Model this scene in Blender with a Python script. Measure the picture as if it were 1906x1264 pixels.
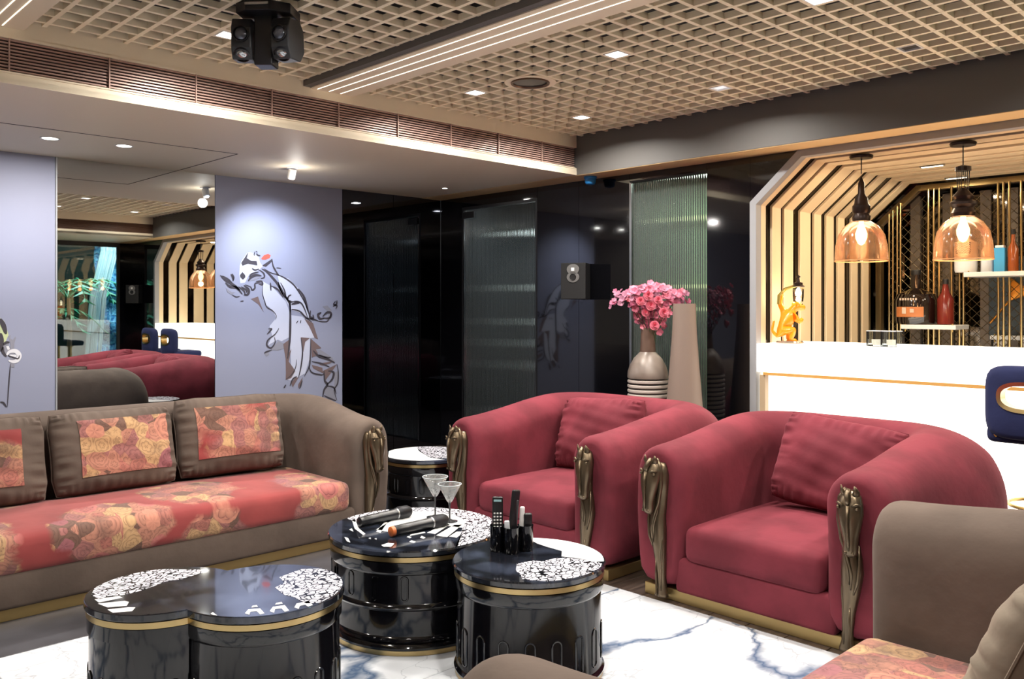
import bpy, bmesh, math, random
from mathutils import Vector, Matrix
from math import sin, cos, pi, radians as R
random.seed(7)
SC = bpy.context.scene
COL = SC.collection
for o in list(bpy.data.objects): bpy.data.objects.remove(o)

# ------------------------------------------------------------------ camera, world, exposure
CAMZ = 1.35
cd = bpy.data.cameras.new('camera'); cam = bpy.data.objects.new('camera', cd); COL.objects.link(cam)
cam.location = (0, 0, CAMZ); cam.rotation_euler = (R(90), 0, -math.atan2(.6955, .7186))
cd.sensor_width = 36; cd.lens = 1594/1906*36; cd.shift_y = -60/1906; cd.clip_start = .05
SC.camera = cam
SC.view_settings.view_transform = 'Standard'; SC.view_settings.look = 'None'
SC.view_settings.gamma = 1; SC.view_settings.use_curve_mapping = False
SC.view_settings.exposure = 0.6
w = bpy.data.worlds.new('world'); SC.world = w; w.use_nodes = True
w.node_tree.nodes['Background'].inputs[0].default_value = (.55, .6, .7, 1)
w.node_tree.nodes['Background'].inputs[1].default_value = .04
SC.cycles.max_bounces = 10; SC.cycles.transparent_max_bounces = 24
SC.cycles.sample_clamp_indirect = 4.0
SC.cycles.caustics_reflective = False; SC.cycles.caustics_refractive = False

def lamp(kind, name, loc, power, color=(1, .9, .78), size=.1, size_y=None, rot=(0, 0, 0), spot=None, blend=.5, spread=None, radius=.03):
    l = bpy.data.lights.new(name, kind); o = bpy.data.objects.new(name, l); COL.objects.link(o)
    l.energy = power; l.color = color; o.location = loc; o.rotation_euler = rot
    if kind == 'AREA':
        l.size = size
        if size_y: l.shape = 'RECTANGLE'; l.size_y = size_y
        if spread: l.spread = R(spread)
    else: l.shadow_soft_size = radius
    if kind == 'SPOT': l.spot_size = R(spot); l.spot_blend = blend
    return o

# rays of the photograph's frame: pixel -> point on a wall (V), on a cross wall (U) or at a height (Z)
def ray(px, py):
    k = (px-953)/1594; return (.7186*k+.6955, -.6955*k+.7186, (572-py)/1594)
def onV(px, py, V): a, b, m = ray(px, py); d = V/b; return Vector((a*d, V, CAMZ+m*d))
def onU(px, py, U): a, b, m = ray(px, py); d = U/a; return Vector((U, b*d, CAMZ+m*d))
def onZ(px, py, Z): a, b, m = ray(px, py); d = (Z-CAMZ)/m; return Vector((a*d, b*d, Z))

# ------------------------------------------------------------------ helpers
def lin(c):
    out = []
    for v in c:
        v /= 255.; out.append(v/12.92 if v <= .04045 else ((v+.055)/1.055)**2.4)
    return tuple(out)+(1,)
class N:
    """tiny node helper"""
    def __init__(s, name):
        s.m = bpy.data.materials.new(name); s.m.use_nodes = True; s.t = s.m.node_tree
        s.b = s.t.nodes['Principled BSDF']; s.out = s.t.nodes['Material Output']
    def n(s, typ, ins=None, **kw):
        x = s.t.nodes.new('ShaderNode'+typ)
        for k, v in kw.items(): setattr(x, k, v)
        for k, v in (ins or {}).items(): s.set(x.inputs[k], v)
        return x
    def set(s, sock, v):
        if isinstance(v, bpy.types.NodeSocket): s.t.links.new(v, sock)
        else: sock.default_value = v
    def math(s, op, a, b=0.0, clamp=False):
        x = s.n('Math', {0: a, 1: b}, operation=op, use_clamp=clamp); return x.outputs[0]
    def mix(s, f, a, b):
        x = s.n('Mix', data_type='RGBA'); s.set(x.inputs['Factor'], f); s.set(x.inputs[6], a); s.set(x.inputs[7], b); return x.outputs[2]
    def ramp(s, f, stops, interp='LINEAR'):
        x = s.n('ValToRGB', {0: f}); cr = x.color_ramp; cr.interpolation = interp
        while len(cr.elements) < len(stops): cr.elements.new(.5)
        for e, (p, c) in zip(cr.elements, stops): e.position = p; e.color = c if len(c) == 4 else tuple(c)+(1,)
        return x.outputs[0]
    def P(s, **kw):
        for k, v in kw.items(): s.set(s.b.inputs[k.replace('_', ' ')], v)
        return s
    def obj(s): return s.n('TexCoord').outputs['Object']
    def bump(s, h, strength=.2, dist=.01):
        x = s.n('Bump', {'Height': h, 'Strength': strength, 'Distance': dist}); s.set(s.b.inputs['Normal'], x.outputs[0]); return x
def bw(a): return (a, a, a, 1)
def mat(name, rgb, rough=.5, metal=0., **kw):
    s = N(name); s.P(Base_Color=lin(rgb), Roughness=rough, Metallic=metal, **kw); return s.m
def velvet(name, rgb, dark=.82):
    s = N(name); o = s.obj()
    n1 = s.n('TexNoise', {'Vector': o, 'Scale': 4.5, 'Detail': 3.0}).outputs[0]
    c = lin(rgb); d = tuple(x*dark for x in c[:3])+(1,)
    s.P(Base_Color=s.mix(s.ramp(n1, [(.4, bw(0)), (.6, bw(1))]), d, c), Roughness=.85, Sheen_Weight=.22, Sheen_Roughness=.45,
        Sheen_Tint=tuple(min(1, x*2.2+.1) for x in c[:3])+(1,), Specular_IOR_Level=.2)
    n2 = s.n('TexNoise', {'Vector': o, 'Scale': 9.0, 'Detail': 4.0}).outputs[0]
    s.bump(n2, .25, .02); return s.m
def emit(name, rgb, power):
    s = N(name); s.P(Base_Color=lin(rgb), Emission_Color=lin(rgb), Emission_Strength=power); return s.m
def thin_glass(name, tint, refl=.08, rough=.02, cloud=0.):
    s = N(name); t = s.t; t.nodes.remove(s.b)
    tr = s.n('BsdfTransparent', {'Color': tint}); gl = s.n('BsdfGlossy', {'Color': (1, 1, 1, 1), 'Roughness': rough})
    fr = s.n('Fresnel', {'IOR': 1.45}); f = s.math('ADD', fr.outputs[0], refl, True)
    m = s.n('MixShader', {0: f, 1: tr.outputs[0], 2: gl.outputs[0]})
    res = m.outputs[0]
    if cloud > 0:
        df = s.n('BsdfTranslucent', {'Color': tint}); d2 = s.n('BsdfDiffuse', {'Color': tint})
        a = s.n('MixShader', {0: .5, 1: df.outputs[0], 2: d2.outputs[0]})
        nz = s.n('TexNoise', {'Vector': s.obj(), 'Scale': 25.0, 'Detail': 5.0}).outputs[0]
        res = s.n('MixShader', {0: s.math('MULTIPLY', nz, cloud*2), 1: res, 2: a.outputs[0]}).outputs[0]
    t.links.new(res, s.out.inputs[0]); return s.m

class MB:
    def __init__(s): s.v = []; s.f = []
    def add(s, vs, fs, M=None):
        b = len(s.v); s.v += [(M @ Vector(v)) if M else Vector(v) for v in vs]; s.f += [tuple(i+b for i in f) for f in fs]; return s
    def box(s, c, d, M=None):
        x, y, z = (q/2 for q in d); c = Vector(c)
        vs = [c+Vector((a*x, b*y, e*z)) for a in (-1, 1) for b in (-1, 1) for e in (-1, 1)]
        return s.add(vs, [(0, 1, 3, 2), (4, 6, 7, 5), (0, 4, 5, 1), (2, 3, 7, 6), (0, 2, 6, 4), (1, 5, 7, 3)], M)
    def span(s, a, b): return s.box([(p+q)/2 for p, q in zip(a, b)], [abs(q-p) for p, q in zip(a, b)])
    def rings(s, rings, closed=True, caps=True, M=None):
        n = len(rings[0]); vs = [p for r in rings for p in r]; fs = []
        for i in range(len(rings)-1):
            for j in range(n if closed else n-1):
                k = (j+1) % n; fs.append((i*n+j, i*n+k, (i+1)*n+k, (i+1)*n+j))
        if caps: fs += [tuple(range(n))[::-1], tuple(range((len(rings)-1)*n, len(rings)*n))]
        return s.add(vs, fs, M)
    def lathe(s, prof, seg=32, c=(0, 0, 0), M=None, caps=True):
        c = Vector(c)
        return s.rings([[c+Vector((r*cos(2*pi*j/seg), r*sin(2*pi*j/seg), z)) for j in range(seg)] for r, z in prof], True, caps, M)
    def tube(s, pts, rad, seg=8, M=None, flat=1.):
        pts = [Vector(p) for p in pts]; n = len(pts)
        if not hasattr(rad, '__len__'): rad = [rad]*n
        rg = []; up = None
        for i, p in enumerate(pts):
            t = (pts[min(i+1, n-1)]-pts[max(i-1, 0)]).normalized()
            if up is None: up = Vector((0, 0, 1)) if abs(t.z) < .9 else Vector((1, 0, 0))
            a = t.cross(up).normalized(); b = a.cross(t).normalized(); up = b
            rg.append([p+(a*cos(2*pi*j/seg)+b*sin(2*pi*j/seg)*flat)*rad[i] for j in range(seg)])
        return s.rings(rg, True, True, M)
    def prism(s, poly, z0, z1, M=None):
        n = len(poly); vs = [(x, y, z0) for x, y in poly]+[(x, y, z1) for x, y in poly]
        fs = [tuple(range(n))[::-1], tuple(range(n, 2*n))]+[(i, (i+1) % n, n+(i+1) % n, n+i) for i in range(n)]
        return s.add(vs, fs, M)
    def poly(s, pts): return s.add(pts, [tuple(range(len(pts)))])
    def ball(s, c, r, seg=12, M=None):
        if not hasattr(r, '__len__'): r = (r, r, r)
        c = Vector(c); rg = []
        for i in range(seg//2+1):
            a = -pi/2+pi*i/(seg//2); q = max(cos(a), .02)
            rg.append([c+Vector((r[0]*q*cos(2*pi*j/seg), r[1]*q*sin(2*pi*j/seg), r[2]*sin(a))) for j in range(seg)])
        return s.rings(rg, True, True, M)
    def build(s, name, m, parent=None, smooth=False, bevel=0, seg=2, loc=None, rot=None, sub=0, angle=35, fixn=True):
        me = bpy.data.meshes.new(name); me.from_pydata([tuple(v) for v in s.v], [], s.f); me.update()
        if fixn:
            bm = bmesh.new(); bm.from_mesh(me); bmesh.ops.recalc_face_normals(bm, faces=bm.faces); bm.to_mesh(me); bm.free()
        if m: me.materials.append(m)
        o = bpy.data.objects.new(name, me); COL.objects.link(o)
        if parent: o.parent = parent
        if loc: o.location = loc
        if rot: o.rotation_euler = rot
        if smooth:
            me.shade_smooth()
            if angle and angle < 180 and not sub: me.set_sharp_from_angle(angle=R(angle))
        if bevel:
            b = o.modifiers.new('bevel', 'BEVEL'); b.width = bevel; b.segments = seg; b.limit_method = 'ANGLE'; b.angle_limit = R(40)
        if sub:
            q = o.modifiers.new('sub', 'SUBSURF'); q.levels = sub; q.render_levels = sub
        return o
def tag(o, label=None, cat=None, group=None, kind=None):
    if label: o['label'] = label
    if cat: o['category'] = cat
    if group: o['group'] = group
    if kind: o['kind'] = kind
    return o
def struct(o): o['kind'] = 'structure'; return o
def thing(name, label, cat, loc=(0, 0, 0), rz=0, group=None):
    o = bpy.data.objects.new(name, None); COL.objects.link(o); o.location = loc; o.rotation_euler = (0, 0, rz)
    o.empty_display_size = .1; return tag(o, label, cat, group)
def dup(root, loc, rz=None, label=None, group=None):
    r = root.copy(); COL.objects.link(r); r.location = loc
    if rz is not None: r.rotation_euler = (0, 0, rz)
    if label: r['label'] = label
    if group: r['group'] = group
    for ch in list(root.children):
        c = ch.copy(); COL.objects.link(c); c.parent = r
        for g in list(ch.children):
            e = g.copy(); COL.objects.link(e); e.parent = c
    return r
def copy_part(o, parent, loc=None, rot=None, scale=None):
    c = o.copy(); COL.objects.link(c); c.parent = parent
    if loc is not None: c.location = loc
    if rot is not None: c.rotation_euler = rot
    if scale is not None: c.scale = scale
    return c
def rbox(w, d, h, r, n=(8, 8, 4), crown=0.):
    """rounded box centred in x,y with base at z=0 : dense grid on six sides pushed to rounded corners"""
    mb = MB(); idx = {}; vs = []; fs = []
    nx, ny, nz = n
    def steps(L, r, m):
        a = [-L/2+r*(1-cos(pi/2*i/3)) for i in range(3)]
        mid = [-L/2+r+(L-2*r)*i/m for i in range(m+1)]
        return a+mid+[-x for x in a[::-1]]
    X, Y, Z = steps(w, r, nx), steps(d, r, ny), steps(h, r, nz)
    def vid(i, j, k):
        if (i, j, k) not in idx:
            p = Vector((X[i], Y[j], Z[k]))
            q = Vector((max(-w/2+r, min(w/2-r, p.x)), max(-d/2+r, min(d/2-r, p.y)), max(-h/2+r, min(h/2-r, p.z))))
            e = p-q
            if e.length > 1e-9: p = q+e.normalized()*r
            if p.z > 0: p.z += crown*(1-(2*p.x/w)**2)*(1-(2*p.y/d)**2)
            idx[i, j, k] = len(vs); vs.append((p.x, p.y, p.z+h/2))
        return idx[i, j, k]
    a, b, c = len(X)-1, len(Y)-1, len(Z)-1
    for i in range(a):
        for j in range(b):
            for k in (0, c): fs.append((vid(i, j, k), vid(i+1, j, k), vid(i+1, j+1, k), vid(i, j+1, k)))
    for i in range(a):
        for k in range(c):
            for j in (0, b): fs.append((vid(i, j, k), vid(i+1, j, k), vid(i+1, j, k+1), vid(i, j, k+1)))
    for j in range(b):
        for k in range(c):
            for i in (0, a): fs.append((vid(i, j, k), vid(i, j+1, k), vid(i, j+1, k+1), vid(i, j, k+1)))
    return mb.add(vs, fs)

# ------------------------------------------------------------------ materials
CREAM = mat('cream_paint', (238, 225, 200), .55)
SLATM = mat('cream_slat', (246, 234, 206), .5)
PLENUM = mat('plenum_dark', (34, 34, 36), .8)
BEAMG = mat('charcoal_beam', (92, 90, 88), .6)
WOODT = mat('pale_wood_trim', (222, 190, 138), .5)
GREYP = mat('grey_blue_paint', (142, 146, 168), .6)
GREYF = mat('grey_frame', (150, 152, 156), .45)
GOLD = mat('brushed_gold', (196, 164, 100), .32, 1.)
GOLDB = mat('bright_gold', (196, 172, 122), .28, 1.)
PLINTH = mat('gold_plinth', (170, 146, 98), .38, .8)
BLACKG = mat('black_gloss', (9, 9, 13), .06, 0, Coat_Weight=.6)
LACQ = mat('black_lacquer', (10, 10, 14), .10, 0, Coat_Weight=.25, Coat_Roughness=.04, Specular_IOR_Level=.45)
BLACKM = mat('black_matt', (18, 18, 20), .5)
BLACKP = mat('black_plastic', (22, 22, 26), .3)
MIRROR = mat('mirror_silver', (205, 210, 210), .008, 1.)
SMOKE = mat('smoked_mirror', (92, 96, 106), .02, 1.)
BMIRROR = mat('bronze_mirror', (50, 42, 35), .08, 1.)
CHROME = mat('chrome', (200, 200, 205), .15, 1.)
SILVER = mat('silver_grey', (170, 172, 176), .3, 1.)
BRONZE = mat('antique_bronze', (108, 94, 76), .32, .85)
WHITE = mat('white_gloss', (235, 235, 235), .3)
VINO = velvet('wine_velvet', (116, 46, 57), .72)
TAUPE = velvet('taupe_velvet', (100, 87, 79), .78)
TAUPE2 = velvet('light_taupe_velvet', (134, 122, 108))
NAVY = velvet('navy_leather', (36, 42, 78))
s = N('white_marble'); o = s.n('TexCoord').outputs['Object']
mp = s.n('Mapping', {'Vector': o, 'Rotation': (0, 0, .5), 'Scale': (1.0, 1.7, 1.0)}).outputs[0]
nz = s.n('TexNoise', {'Vector': mp, 'Scale': 1.4, 'Detail': 5.0, 'Roughness': .55})
vv = s.n('VectorMath', {0: nz.outputs['Color'], 1: (.9, .9, .9)}, operation='MULTIPLY').outputs[0]
pv = s.n('VectorMath', {0: mp, 1: vv}, operation='ADD').outputs[0]
e1 = s.n('TexVoronoi', {'Vector': pv, 'Scale': 1.25}, feature='DISTANCE_TO_EDGE').outputs['Distance']
e2 = s.n('TexVoronoi', {'Vector': pv, 'Scale': 2.9}, feature='DISTANCE_TO_EDGE').outputs['Distance']
n2 = s.n('TexNoise', {'Vector': pv, 'Scale': 1.1, 'Detail': 2.0}).outputs[0]
wid = s.math('MULTIPLY', s.ramp(n2, [(.40, bw(.2)), (.6, bw(1))]), .12)
v1 = s.math('SUBTRACT', 1.0, s.math('DIVIDE', e1, wid), True)
v2 = s.math('MULTIPLY', s.math('SUBTRACT', 1.0, s.math('MULTIPLY', e2, 60.0), True), .45)
c = s.mix(v1, lin((218, 222, 228)), lin((80, 100, 128)))
c = s.mix(v2, c, lin((120, 130, 146)))
s.P(Base_Color=c, Roughness=.16); MARBLE = s.m
s = N('dark_floor'); o = s.obj()
nz = s.n('TexNoise', {'Vector': o, 'Scale': 2.2, 'Detail': 6.0}).outputs[0]
s.P(Base_Color=s.ramp(nz, [(.35, lin((50, 50, 54))), (.65, lin((84, 84, 90)))]), Roughness=.3); DARKF = s.m
s = N('dark_wood'); o = s.obj()
mp = s.n('Mapping', {'Vector': o, 'Scale': (1.5, 22.0, 1.0)}).outputs[0]
nz = s.n('TexNoise', {'Vector': mp, 'Scale': 2.2, 'Detail': 6.0}).outputs[0]
s.P(Base_Color=s.ramp(nz, [(.35, lin((52, 42, 38))), (.65, lin((86, 72, 64)))]), Roughness=.35); DARKW = s.m

# ------------------------------------------------------------------ structure
U0, VM = 5.34, 6.52                # bar wall plane, mural/mirror wall plane
SOF, CEI = 2.40, 2.70              # soffit underside, ceiling grid underside
UW, VW = -1.9, -1.5                # unseen west wall, window wall
# floor: real slabs
fl = struct(MB().span((UW, VW-.2, -.12), (8.2, VM+.2, -.03)).build('floor', mat('floor_bed', (40, 40, 42), .8)))
def tiles(name, m, u0, u1, v0, v1, du, dv, gap=.003, z=0.):
    proto = {}
    i = 0; u = u0
    while u < u1-1e-6:
        v = v0; uu = min(u+du, u1)
        while v < v1-1e-6:
            ww = min(v+dv, v1); key = (round(uu-u, 3), round(ww-v, 3))
            c = ((u+uu)/2, (v+ww)/2, 0)
            if key not in proto:
                proto[key] = MB().box((0, 0, z-.015), (uu-u-gap, ww-v-gap, .03)).build(name, m, fl, bevel=.0015, seg=1, loc=c)
            else: copy_part(proto[key], fl, c)
            v = ww
        u = uu
# marble object coordinates must differ per tile: feed world-like coords through location
def world_coords(m):
    t = m.node_tree
    for n in t.nodes:
        if n.type == 'TEX_COORD':
            g = t.nodes.new('ShaderNodeNewGeometry')
            for l in list(n.outputs['Object'].links): t.links.new(g.outputs['Position'], l.to_socket)
for m in (MARBLE, DARKF, DARKW): world_coords(m)
tiles('marble_tile', MARBLE, -1.57, 3.23, -.1, 3.74, 2.4, 1.28)
tiles('dark_tile', DARKF, UW, 3.23, 3.74, VM, .9, .9)
tiles('wood_plank', DARKW, 3.23, U0, VW, VM, 2.11, .18)
tiles('dark_tile', DARKF, UW, -1.57, VW, 3.74, .9, .9); tiles('dark_tile', DARKF, -1.57, 3.23, VW, -.1, .9, .9)
tiles('dark_tile', DARKF, U0, 8.1, -1.5, 3.4, .9, .9)
# left wall (mural side): grey panels flank the mirror, smoked mirror to the corner
xu = lambda x: onV(x, 572, VM).x
UA, UB, UC = xu(106), xu(400), xu(637)
wl = struct(MB().span((UW, VM+.03, 0), (U0+.2, VM+.15, 3.0)).build('wall_left', BLACKM))
MB().span((UW, VM, 0), (UA-.012, VM+.03, SOF)).build('wall_panel', GREYP, wl)
MB().span((UA-.01, VM-.01, 0), (UA, VM+.03, SOF)).build('panel_edge', GREYF, wl)
MB().span((UB+.004, VM, 0), (UC, VM+.03, SOF)).build('wall_panel', GREYP, wl)
mir = tag(MB().span((UA+.002, VM+.004, .0), (UB, VM+.02, SOF)).build('wall_mirror', MIRROR), 'tall clear wall mirror between the two grey mural panels, reflecting the bar', 'mirror')
us = [UC+.004, UC+.56, U0-.004]
lb = ['smoked black mirror panel beside the dancer mural wall', 'smoked black mirror panel in the corner next to the glass door']
for i in range(2):
    tag(MB().span((us[i]+.002, VM+.002, 0), (us[i+1]-.002, VM+.02, SOF)).build('smoked_mirror', SMOKE), lb[i], 'mirror')
# soffit over the sofa with access joint, fascia with grille
VF = 4.53; UBM = 5.10
sof = struct(MB().span((UW, VF, SOF), (U0, VM+.1, SOF+.03)).build('trim_1', CREAM))
MB().span((UW, VF, SOF), (UBM, VF+.03, 2.455)).span((UW, VF, 2.615), (UBM, VF+.03, CEI+.25)).build('fascia', CREAM, sof, bevel=.002, seg=1)
J = mat('joint_shadow_gap', (70, 62, 54), .9)
pj = onZ(455, 283, SOF); pa = onZ(0, 228, SOF)
MB().span((UW, pa.y-.003, SOF-.002), (pj.x, pa.y+.003, SOF+.002)).span((pj.x-.003, pa.y, SOF-.002), (pj.x+.003, VM, SOF+.002)).build('access_joint', J, sof)
ag = thing('air_grille', 'long pinkish slatted air grille set in the cream fascia', 'air grille', (0, VF, 2.455))
GR = mat('grille_pink', (176, 146, 136), .4, .2)
MB().span((UW, .05, 0), (UBM-.02, .06, .16)).build('backing', mat('grille_dark', (10, 7, 9), .9), ag)
nl = 10; lv = None
for i in range(nl):
    z = .012+(.160-.02)*i/(nl-1)
    if lv is None:
        M_ = Matrix.Rotation(R(-6), 4, 'X')
        lv = MB().box((0, 0, 0), (UBM-.02-UW, .012, .0075), M_).build('louver', GR, ag, loc=((UW+UBM-.02)/2, .014, z))
    else: copy_part(lv, ag, ((UW+UBM-.02)/2, .014, z))
MB().span((UW, -.004, -.006), (UBM-.02, .01, 0.002)).span((UW, -.004, .158), (UBM-.02, .01, .170)).build('frame_rail', CREAM, ag)
dv = None; u = .2
while u < UBM-.1:
    if dv is None: dv = MB().box((0, 0, 0), (.006, .008, .157)).build('divider', GR, ag, loc=(u, .0, .08))
    else: copy_part(dv, ag, (u, .0, .08))
    u += .45
# opposite soffit (seen in the mirror) and its brown grille
so2 = struct(MB().span((UW, VW, SOF), (U0, -.02, SOF+.03)).build('trim_2', CREAM))
MB().span((UW, -.05, SOF), (UBM, -.02, 2.46)).span((UW, -.05, 2.60), (UBM, -.02, CEI+.25)).build('fascia', CREAM, so2)
g2 = thing('air_grille', 'brown slatted air grille over the window, seen in the wall mirror', 'air grille', (0, -.05, 2.46))
MB().span((UW, 0, 0), (UBM, .01, .14)).build('backing', mat('grille_brown', (92, 66, 54), .6), g2)
l2 = None
for i in range(8):
    z = .01+.017*i
    if l2 is None: l2 = MB().box((0, 0, 0), (UBM-UW, .02, .006)).build('louver', mat('louver_brown', (120, 88, 72), .5), g2, loc=((UW+UBM)/2, .02, z))
    else: copy_part(l2, g2, ((UW+UBM)/2, .02, z))
# beam along the bar wall
bmx = struct(MB().span((UBM, VW, SOF), (U0+.02, VM, CEI+.25)).build('trim_3', BEAMG))
MB().span((UBM+.004, VW, SOF-.004), (U0, VM, SOF)).build('underside_board', WOODT, bmx)
# ceiling: dark plenum and egg-crate slats as separate pieces
cei = struct(MB().span((UW, VW, CEI+.23), (U0, VF+.03, CEI+.26)).build('ceiling', PLENUM))
c_ = .126; SH = .031; ST = .022
zc = CEI+SH/2
B0, B1 = 2.70, 3.0                 # light band between the grids
BA0, BA1 = .72, 1.16
def slats_V(a, b):                 # run along V at fixed U
    n = math.ceil((a-3.013)/c_); p = None
    while 3.013+n*c_ < b:
        u = 3.013+n*c_; n += 1
        if p is None: p = MB().box((0, 0, 0), (ST, VF+.02, SH)).build('slat', SLATM, cei, loc=(u, (VF-.02)/2, zc))
        else: copy_part(p, cei, (u, (VF-.02)/2, zc))
def slats_U(a, b):
    v = 3.967-c_*31; p = None
    while v < VF:
        if p is None: p = MB().box((0, 0, 0), (b-a, ST, SH-.001)).build('slat', SLATM, cei, loc=((a+b)/2, v, zc+.0005))
        else: copy_part(p, cei, ((a+b)/2, v, zc+.0005))
        v += c_
for a, b in ((B1, UBM), (BA1, B0), (UW, BA0)): slats_V(a, b); slats_U(a, b)
# light band with three flush light lines, and a second one far left
LEDW = emit('led_line', (255, 246, 228), 1.5)
def band(i, a, b, lines, dark):
    o = struct(MB().span((a, -.02, 2.662), (b, VF, 2.72)).build('trim_%d' % i, CREAM))
    if dark: MB().span((a-.045, -.02, 2.668), (a-.001, VF, 2.735)).build('side_rail', BEAMG, o)
    for u in lines: MB().span((u-.0019, -.02, 2.6595), (u+.0019, VF-.02, 2.6625)).build('light_line', LEDW, o)
L3 = [onZ(x, y, 2.662).x for x, y in ((582.6, 168.5), (606.5, 172), (628.5, 176))]
band(4, B0, B1, L3, True); band(5, BA0, BA1, [onZ(20, 33, 2.662).x, onZ(-60, 80, 2.662).x], False)
# right wall (bar side)
wr = struct(MB().span((U0+.06, 3.3, 0), (U0+.1, 3.4, SOF)).build('wall_right', BLACKM))
xv = lambda x: onU(x, 572, U0).y
VD1, VD0 = xv(860), xv(1000); VG1, VG0 = xv(1172), xv(1316)
def wpan(v0, v1, z0, z1, m=BLACKG, name='wall_panel'):
    return MB().span((U0, v0+.0015, z0), (U0+.05, v1-.0015, z1)).build(name, m, wr)
wpan(VD1, VM, 0, SOF); wpan(VD0, VD1, 2.30, SOF); wpan(4.72, VD0, 0, SOF); wpan(VG1, 4.72, 0, SOF)
wpan(VG0, VG1, 2.34, SOF); wpan(VG0, VG1, 0, .12); wpan(3.13, VG0, 0, SOF)
wpan(-1.5, -.58, 0, SOF)
# chamfer spandrels in black
for sgn, v in ((1, 3.13), (-1, -.58)):
    vs = [(U0, v, 2.068), (U0, v, SOF), (U0, v-sgn*.37, SOF)]
    MB().add(vs+[(U0+.05, b, c) for a, b, c in vs], [(0, 1, 2), (3, 5, 4), (0, 3, 4, 1), (1, 4, 5, 2), (2, 5, 3, 0)]).build('wall_panel', BLACKG, wr)
# room ends
ww = struct(MB().span((UW-.1, VW, 0), (UW, VM, 3.0)).build('wall_back', mat('warm_grey_wall', (150, 140, 130), .7)))
# ------------------------------------------------------------------ window wall behind the camera (seen in the mirror)
wwn = struct(MB().span((UW, VW-.06, 0), (1.2, VW, SOF)).span((5.14, VW-.06, 0), (U0+.05, VW, SOF)).build('wall_front', BLACKG))
win = struct(MB().span((1.2, VW-.05, 2.33), (5.14, VW, SOF)).span((1.2, VW-.05, 0), (5.14, VW, .12)).build('window_1', BLACKM))
for u in (1.2, 2.5, 3.82, 5.10): MB().span((u, VW-.05, .12), (u+.04, VW, 2.33)).build('frame', BLACKM, win)
PANE = thin_glass('window_pane', (.86, .92, .92, 1), .05)
for u in (1.24, 2.54, 3.86): MB().span((u, VW-.03, .12), (u+1.26 if u < 3 else 5.10, VW-.02, 2.33)).build('pane', PANE, win)
GDK = mat('garden_dark', (34, 52, 44), .9)
gar = struct(MB().span((-.5, -5.2, -.1), (8.5, -5.1, 4.2)).build('wall_garden', GDK)); struct(MB().span((-.5, -5.1, -.12), (8.5, VW-.06, -.05)).build('floor_garden', GDK))
# rippling water curtain outside
s = N('water_sheet'); o = s.obj()
mp = s.n('Mapping', {'Vector': o, 'Scale': (5.0, 5.0, 4.0)}).outputs[0]
nz = s.n('TexNoise', {'Vector': mp, 'Scale': 3.0, 'Detail': 6.0, 'Distortion': 1.2}).outputs[0]
s.P(Base_Color=s.ramp(nz, [(.4, lin((36, 110, 168))), (.6, lin((120, 196, 226)))]), Roughness=.2); s.bump(nz, .8, .05)
vs = []; fs = []; nx, nzz = 60, 40
for i in range(nx+1):
    for j in range(nzz+1):
        u = 5.30+2.4*i/nx; z = 3.2*j/nzz
        vs.append((u, -2.9-.1*sin(u*4)-.04*sin(z*9+u*6)-(u-4.35)*.2, z))
for i in range(nx):
    for j in range(nzz): a = i*(nzz+1)+j; fs.append((a, a+nzz+1, a+nzz+2, a+1))
wc = tag(MB().add(vs, fs).add([v+Vector((0, -.04, 0)) for v in map(Vector, vs)], [f[::-1] for f in fs]).build('water_curtain', s.m, smooth=True), 'rippling blue water curtain outside the window, seen in the mirror', 'water feature')
mb = MB(); mw = mat('falling_water_white', (214, 236, 240), .3)
for i in range(14):
    x = 5.05+.25*random.random(); mb.tube([(5.35+random.uniform(-.1, .5), -2.75, 3.0), (x+.2, -2.7, 2.3), (x, -2.65, 1.5), (x-.12, -2.6, .2)], [.05, .03, .022, .015], 6)
tag(mb.build('water_stream', mw, smooth=True), 'white falling streams of water left of the blue curtain, in the mirror', 'water feature', kind='stuff')
LEAFM = mat('palm_green', (60, 150, 110), .5)
def palm(x, y, h, label, seedv):
    rr = random.Random(seedv)
    t = thing('palm_plant', label, 'plant', (x, y, 0))
    MB().tube([(0, 0, -.05), (.03, 0, h*.6), (0, .02, h)], [.05, .04, .03], 8).build('trunk', mat('palm_trunk', (110, 90, 60), .8), t, smooth=True)
    for k in range(9):
        a = k*2*pi/9+rr.random()*.4; mb = MB(); L = .8+rr.random()*.3
        stem = [Vector((cos(a)*L*q, sin(a)*L*q, h+.45*sin(q*pi*.75)-.35*q*q)) for q in [i/10 for i in range(11)]]
        mb.tube(stem, [.010]*10+[.003], 5)
        side = Vector((-sin(a), cos(a), 0))
        for i in range(2, 11):
            for sg in (-1, 1):
                p = stem[i]; w_ = .26*sin(pi*i/11)+.06; tip = p+side*sg*w_+Vector((cos(a), sin(a), -.8))*.12
                dd = (stem[i]-stem[i-1])*.22
                mb.add([p-dd, p+dd, tip, p-dd-Vector((0, 0, .004)), p+dd-Vector((0, 0, .004))], [(0, 1, 2), (4, 3, 2), (0, 3, 4, 1), (0, 2, 3), (1, 4, 2)])
        mb.build('frond', LEAFM, t)
palm(4.65, -2.5, 1.5, 'green palm outside the window, nearest the water, in the mirror', 1)
palm(4.2, -2.9, 1.0, 'lower green palm behind the first, outside the window', 2)
lamp('AREA', 'garden_fill', (6.0, -2.2, 3.9), 330, (.75, .9, 1), 1.6, 1.0, rot=(R(12), 0, 0))  # unseen area light added to brighten the water curtain
lamp('AREA', 'palm_fill', (3.3, -2.4, 3.6), 60, (.7, 1, .85), .8)  # unseen greenish light added to brighten the palms

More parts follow.
